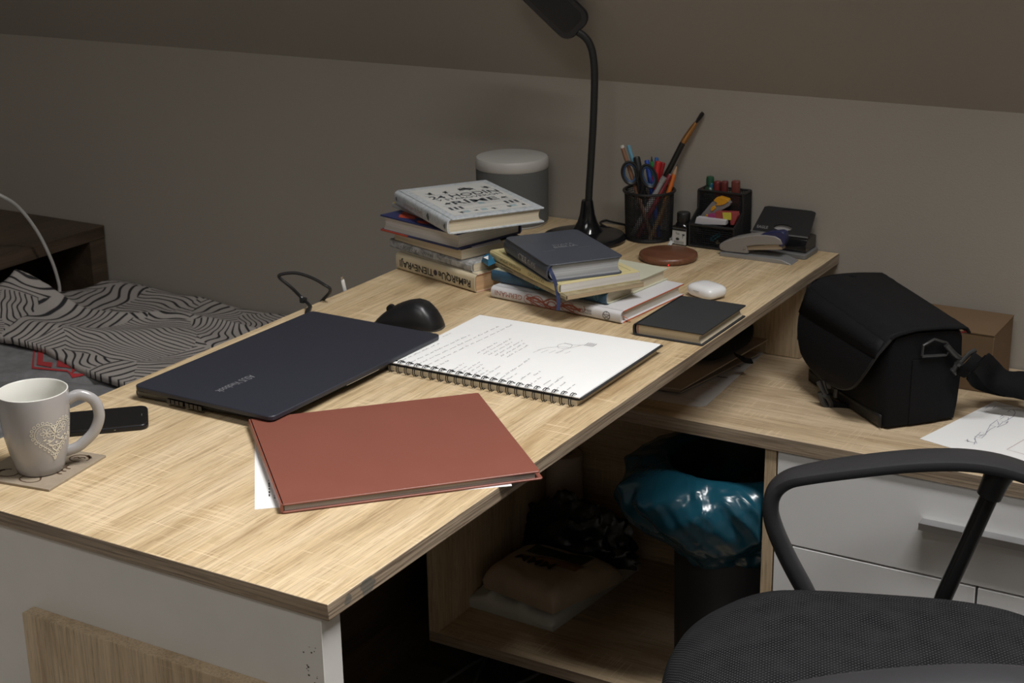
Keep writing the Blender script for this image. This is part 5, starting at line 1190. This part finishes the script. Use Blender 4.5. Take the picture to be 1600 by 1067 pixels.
def liner(u_, v_):
    a = 2*pi*u_; ca, sa = cos(a), sin(a)
    # v 0: inside bottom -> .35 rim -> 1 lower hem outside
    if v_ < .35:
        k = v_/.35; r = lerp(.070, .1005, k); z = lerp(.20, .389, k); fold_ = .006*noise.noise(V((ca*3,sa*3,v_*9)))
        r += fold_
    else:
        k = (v_-.35)/.65
        out = .030*sin(min(1,k*1.15)*pi)**.8 + .004
        lf = max(0, -ca*.9 + -sa*.35); out += .040*lf*sin(min(1,k*1.1)*pi)**.7
        r = .098+out; hemz = .232 + .014*noise.noise(V((ca*1.6,sa*1.6,3.3))) + .010*max(0,ca)
        z = lerp(.391, hemz, k**1.15) + .010*sin(k*pi)
        w_ = sin(k*pi)**.5
        for (fr_, tw, am, sd_) in ((2.1, 1.3, .016, 5.0), (3.6, -.8, .009, 2.0)):
            ph_ = a+k*tw; r += am*max(-.35, rg(V((cos(ph_)*fr_, sin(ph_)*fr_, k*.6+sd_))))*w_
        r += .002*noise.noise(V((ca*9,sa*9,k*6)))
        r -= .012*sstep(.85,1,k)
    x, y = bx_+r*ca, by_+r*sa
    if x > .054: x = .054-.001*noise.noise(V((y*30,z*30,0)))
    back = .012*max(0,sa)
    return V((x, y, ZS+z+back*(1 if v_ > .2 else 0)))
MB().grid(150, 60, liner, wrapx=True).build('bin_liner', LIN, bn, True, smooth=True, ang=180)
rn = random.Random(11)
for i, (dx, dy, dz, lab) in enumerate(((-.040,.02,.30,'crumpled grey wrapper at the left inside the waste bin'),(.015,.045,.325,'crumpled dark paper at the back inside the waste bin'),(.030,-.045,.335,'pale torn wrapper poking over the front of the bin liner'),(-.008,-.010,.27,'dull crumpled packaging in the middle of the waste bin'))):
    t = thing('crumpled_wrapper', lab, 'rubbish', (bx_+dx,by_+dy,ZS+dz), i*1.3, 'rubbish in the bin')
    def cr(u_, v_, s_=i):
        th = 2*pi*u_; ph_ = -pi/2+pi*v_; p = V((cos(th)*cos(ph_), sin(th)*cos(ph_), sin(ph_))); k = .026*(1+.5*noise.noise(p*2.5+V((s_*7,0,0)))+.3*noise.noise(p*6+V((s_*3,1,0))))
        return V((p.x*k*1.2, p.y*k, p.z*k*.9))
    MB().grid(20, 12, cr, wrapx=True).build('paper', mat(('wrapper_grey','wrapper_dark','wrapper_pale','wrapper_brown')[i], ((.055,.05,.05),(.035,.03,.03),(.42,.38,.34),(.05,.04,.035))[i], .6), t, smooth=True, ang=20)
def lumpy(name, corners, zlo, zhi, m, parent, amp, seed, rnd_=.35, nx=46, ny=46, crown=.25):
    A, B_, C_, D_ = [V((c.x,c.y,0)) for c in corners]
    def pt(u_, v_, topside):
        p = A.lerp(B_,u_).lerp(D_.lerp(C_,u_), v_); e = (1-abs(2*u_-1)**5)*(1-abs(2*v_-1)**5); e = max(0,e)**.5
        h = lerp(zlo+.35*(zhi-zlo), zhi, e) + amp*noise.noise(V((p.x*22+seed,p.y*22,seed)))*e + amp*.9*max(0,1-abs(noise.noise(V((p.x*14+seed*2,p.y*14,3)))*3))*e
        q_ = V((p.x,p.y,h if topside else zlo))
        c_ = (A+B_+C_+D_)/4; ins = 1-.06*(1-e)
        if not topside: ins *= .97
        return V((c_.x+(q_.x-c_.x)*ins, c_.y+(q_.y-c_.y)*ins, q_.z))
    mb = MB(); mb.grid(nx, ny, lambda u_, v_: pt(u_, v_, True)); mb.grid(nx, ny, lambda u_, v_: pt(u_, v_, False))
    n_ = nx*ny; per = [i for i in range(nx)]+[nx*j+nx-1 for j in range(1,ny)]+[nx*(ny-1)+i for i in range(nx-2,-1,-1)]+[nx*j for j in range(ny-2,0,-1)]
    for a_, c_ in zip(per, per[1:]+per[:1]): mb.f.append((a_, c_, n_+c_, n_+a_)); mb.m.append(0)
    return mb.build(name, m, parent, True, smooth=True, ang=60), pt
GPL = mat('grey_white_film', (.55,.56,.53), .35, bump=.8, bscale=60)
t = thing('plastic_package', 'flat grey-white plastic package lying on the floor of the open shelf', 'package', (-.42,1.15,ZS))
lumpy('film', [B(718,950,ZS), B(864,994,ZS), B(1010,889,ZS), V((-.505,1.31,0))], ZS+.0005, ZS+.036, GPL, t, .009, 2)
t = thing('bread_bag', 'beige bread-like package with black letters on top of the grey-white plastic package', 'package', (-.43,1.17,ZS+.042))
lc = [V((-.515,1.075,0)), V((-.345,1.045,0)), V((-.292,1.222,0)), V((-.500,1.222,0))]
lo_, pt_ = lumpy('wrapped_loaf', lc, ZS+.042, ZS+.088, mat('beige_wrapped_bread', (.42,.34,.25), .45, bump=.4, bscale=70, var=.15), t, .004, 5, nx=40, ny=40)
mb = MB()
def onloaf(u_, v_): p = pt_(u_, v_, True); return p+V((0,0,.0012))
mb.grid(14, 8, lambda u_, v_: onloaf(.22+.62*u_, .38+.14*v_+.10*u_)); mb.build('orange_band', mat('dull_orange_print', (.22,.11,.025), .5), t, True)
mb = MB(); uvt, fst, _ = text_mesh('MMM', .02); mb.add([onloaf(.22+.42*a, .36+.12*b_)+V((0,0,.0012)) for a, b_ in uvt], fst); mb.build('black_letters', BLACKINK, t, True)
mb = MB(); mb.grid(14, 8, lambda u_, v_: onloaf(.20+.60*u_, .60+.22*v_)); mb.build('green_band', mat('dark_green_print', (.025,.035,.015), .5), t, True)
t = thing('black_plastic_bag', 'crumpled black plastic bag heaped behind the bread bag in the open shelf', 'bag', (-.42,1.285,ZS+.05))
BPL = mat('black_film', (.008,.008,.009), .25, bump=.9, bscale=45)
def hp2(u_, v_):
    th = 2*pi*u_; ph_ = pi/2*v_; p = V((cos(th)*cos(ph_), sin(th)*cos(ph_), sin(ph_)))
    k = 1+.35*noise.noise(p*2.2+V((3,1,0)))+.18*max(0,1-abs(noise.noise(p*3.4))*3)
    return V((-.42+p.x*.105*k, 1.272+p.y*.046*min(k,1.1), ZS+.050+max(0,p.z)*.095*k))
MB().grid(60, 26, hp2, wrapx=True).build('film', BPL, t, True, smooth=True, ang=50)
t = thing('paper_roll', 'pinkish beige roll standing at the back of the black plastic bag on the shelf', 'roll', (-.50,1.362,ZS))
rp = V((-.4985,1.3625,0)); MB().lathe([(.016,ZS+.100),(.034,ZS+.100),(.0355,ZS+.103),(.0355,ZS+.197),(.033,ZS+.2005),(.016,ZS+.200),(.016,ZS+.100)], 36, rp, cap=False).build('roll_body', mat('beige_tissue', (.55,.45,.38), .9), t, True, smooth=True, ang=40)
MB().lathe([(.0355,ZS+.046),(.0355,ZS+.0995)], 36, rp).build('roll_body', MATS['beige_tissue'], t, True, smooth=True, ang=40)
# cable on the floor under the desk
t = MB().tube(catmull([V((-.57,.62,.005)), B(530,975,.005)+V((.30,0,0)), B(560,1000,.005)+V((.26,0,0)), V((-.46,.95,.005)), V((-.42,1.03,.005)), V((-.40,1.10,.005)), V((-.39,1.25,.005)), V((-.39,1.38,.005))], 8), .0035, 8).build('floor_cable', mat('grey_cable', (.12,.12,.12), .5), None, smooth=True)
prop(t, 'grey cable lying on the dark floor beneath the desk', 'cable')

# ------------------------------------------------------------------ office chair
CA = math.atan2(.352,.936)
chr_ = thing('office_chair', 'black office chair with a woven seat and loop armrests in the right foreground', 'chair', (.397,.499,0), CA)
SEATM = bpy.data.materials.new('charcoal_woven_mesh'); SEATM.use_nodes = True; nt = SEATM.node_tree; b = nt.nodes['Principled BSDF']
vc = mapped(nt, 1,1,1); sx = nt.nodes.new('ShaderNodeSeparateXYZ'); nt.links.new(vc, sx.inputs[0])
def wv(o, f, ph=0): return math_(nt, 'SINE', math_(nt, 'ADD', math_(nt, 'MULTIPLY', o, f), ph))
xx = math_(nt, 'ADD', sx.outputs[0], math_(nt, 'MULTIPLY', sx.outputs[2], .7))
pt2 = math_(nt, 'MULTIPLY', wv(xx, 2*pi/.0068), wv(sx.outputs[1], 2*pi/.0060))
col = ramp(nt, pt2, [(.42,(.006,.006,.007)), (.70,(.062,.062,.067))])
col2 = mixc(nt, ramp(nt, noise_(nt, vc, 30, 3), [(.3,(0,0,0)),(.7,(1,1,1))]), col, mixc(nt, .5, col, (.03,.03,.032)))
nt.links.new(col2, b.inputs['Base Color']); b.inputs['Roughness'].default_value = .8; b.inputs['Specular IOR Level'].default_value = .2
bp = nt.nodes.new('ShaderNodeBump'); bp.inputs['Strength'].default_value = .7; bp.inputs['Distance'].default_value = .0015; nt.links.new(pt2, bp.inputs['Height']); nt.links.new(bp.outputs['Normal'], b.inputs['Normal'])
CHP = mat('dark_grey_chair_plastic', (.030,.030,.033), .38, bump=.15, bscale=900)
CHB = mat('black_chair_metal', (.012,.012,.012), .25, metal=.3)
def seat_out(a, k):
    e = 2/3.3; s_ = lambda x: (abs(x)**e)*(1 if x >= 0 else -1)
    return V((-.005+k*.255*s_(cos(a)), k*.236*s_(sin(a)), 0))
lv_ = [(0,.523),(.3,.5235),(.6,.524),(.8,.521),(.90,.514),(.96,.503),(.99,.488),(1.0,.470),(.985,.455),(.95,.448)]
mb = MB(); NS = 96
for k, z in lv_[1:]:
    for i in range(NS):
        p = seat_out(2*pi*i/NS, k); mb.v.append(V((p.x,p.y,z + .010 - (.020*sstep(.12,.26,-p.x)))))
mb.v.append(V((-.005,0,.533))); L0 = len(lv_)-1
mb.f = [(k*NS+i,k*NS+(i+1)%NS,(k+1)*NS+(i+1)%NS,(k+1)*NS+i) for k in range(L0-1) for i in range(NS)]+[(len(mb.v)-1,(i+1)%NS,i) for i in range(NS)]+[tuple(range((L0-1)*NS,L0*NS))]; mb.m = [0]*len(mb.f)
mb.build('seat', SEATM, chr_, smooth=True, ang=60)
mb = MB(); mb.prism([(seat_out(2*pi*i/48,.93).x, seat_out(2*pi*i/48,.93).y) for i in range(48)], lambda a,b_: V((a,b_,.432)), lambda a,b_: V((a,b_,.449))); mb.build('seat_pan', CHP, chr_)
# arm loops
fx = .08
armp = [(-.115,.430),(-.155,.470),(-.172,.500),(-.196,.545),(-.2135,.585),(-.2195,.612),(-.215,.636),(-.200,.652),(-.176,.661),(-.13,.672),(-.067,.684),(-.02,.690),(.02,.6915),(.06,.687),(.10,.675),(.14,.657),(.17,.640)]
for sgn in (1, -1):
    y0_ = .260 if sgn > 0 else -.276
    path = catmull([V((s_+fx, y0_, z)) for s_, z in armp], 4); mb = MB(); NP = len(path); m_ = 12
    for i, p in enumerate(path):
        tg = (path[min(i+1,NP-1)]-path[max(i-1,0)]).normalized(); nn_ = V((-tg.z,0,tg.x)); f_ = i/(NP-1)
        wdt = lerp(.017,.026,sstep(.35,.6,f_))*(1-.35*sstep(.9,1,f_)); th = lerp(.0105,.0085,sstep(.3,.5,f_))
        for k in range(m_):
            a = 2*pi*k/m_; e = .55; s_ = lambda x: (abs(x)**e)*(1 if x >= 0 else -1)
            mb.v.append(p + V((0,1,0))*wdt*s_(cos(a)) + nn_*th*s_(sin(a)))
    mb.f = [(i*m_+k,i*m_+(k+1)%m_,(i+1)*m_+(k+1)%m_,(i+1)*m_+k) for i in range(NP-1) for k in range(m_)]+[tuple(range(m_)),tuple(range((NP-1)*m_,NP*m_))]; mb.m = [0]*len(mb.f)
    arm = mb.build('armrest', CHP, chr_, smooth=True, ang=50)
    MB().tube([V((fx+.062,y0_,.688)), V((fx+.055,y0_,.668)), V((fx+.048,y0_,.645))], [.021,.017,.0155], 16).build('tube_socket', BLACKP, arm, smooth=True)
    MB().tube([V((fx+.052,y0_,.655)), V((fx+.004,y0_,.505)), V((fx-.010,y0_-sgn*.012,.455)), V((fx-.012,y0_-sgn*.07,.440))], .0112, 14).build('support_tube', CHB, arm, smooth=True)
    MB().tube([V((fx-.115,y0_,.432)), V((fx-.10,y0_-sgn*.06,.438))], .012, 10).build('arm_bracket', CHB, arm, smooth=True)
# backrest (behind the right edge of the view), column and star base
def bk(u_, v_): y = lerp(-.22,.22,u_); return V((.315+.05*v_-.05*(2*u_-1)**2, y*(1-.12*v_**3), lerp(.60,1.02,v_)+.02*(1-(2*u_-1)**4)))
MB().grid(24, 20, bk).build('backrest', SEATM, chr_, smooth=True, solid=.02, ang=180)
MB().tube(catmull([V((.10,0,.43)), V((.25,0,.43)), V((.335,0,.50)), V((.345,0,.66))], 6), .018, 10, flat=.6).build('back_support', CHB, chr_, smooth=True)
MB().lathe([(.05,.40),(.05,.432)], 20).build('tilt_box', CHP, chr_, smooth=True)
MB().lathe([(.026,.10),(.026,.26),(.014,.26),(.014,.41)], 20).build('gas_lift', CHB, chr_, smooth=True, ang=40)
for k in range(5):
    a = 2*pi*k/5+.4; d = V((cos(a), sin(a), 0))
    lg = MB().tube([V((0,0,.115)), d*.15+V((0,0,.10)), d*.285+V((0,0,.075))], [.028,.022,.016], 10, flat=.7).build('base_leg', CHP, chr_, smooth=True)
    c_ = d*.285+V((0,0,.027)); s_ = V((-d.y,d.x,0))
    for o in (-.014,.014): MB().tube([c_+s_*(o-.008), c_+s_*(o+.008)], .0265, 18).build('castor', BLACKP, lg, smooth=True)
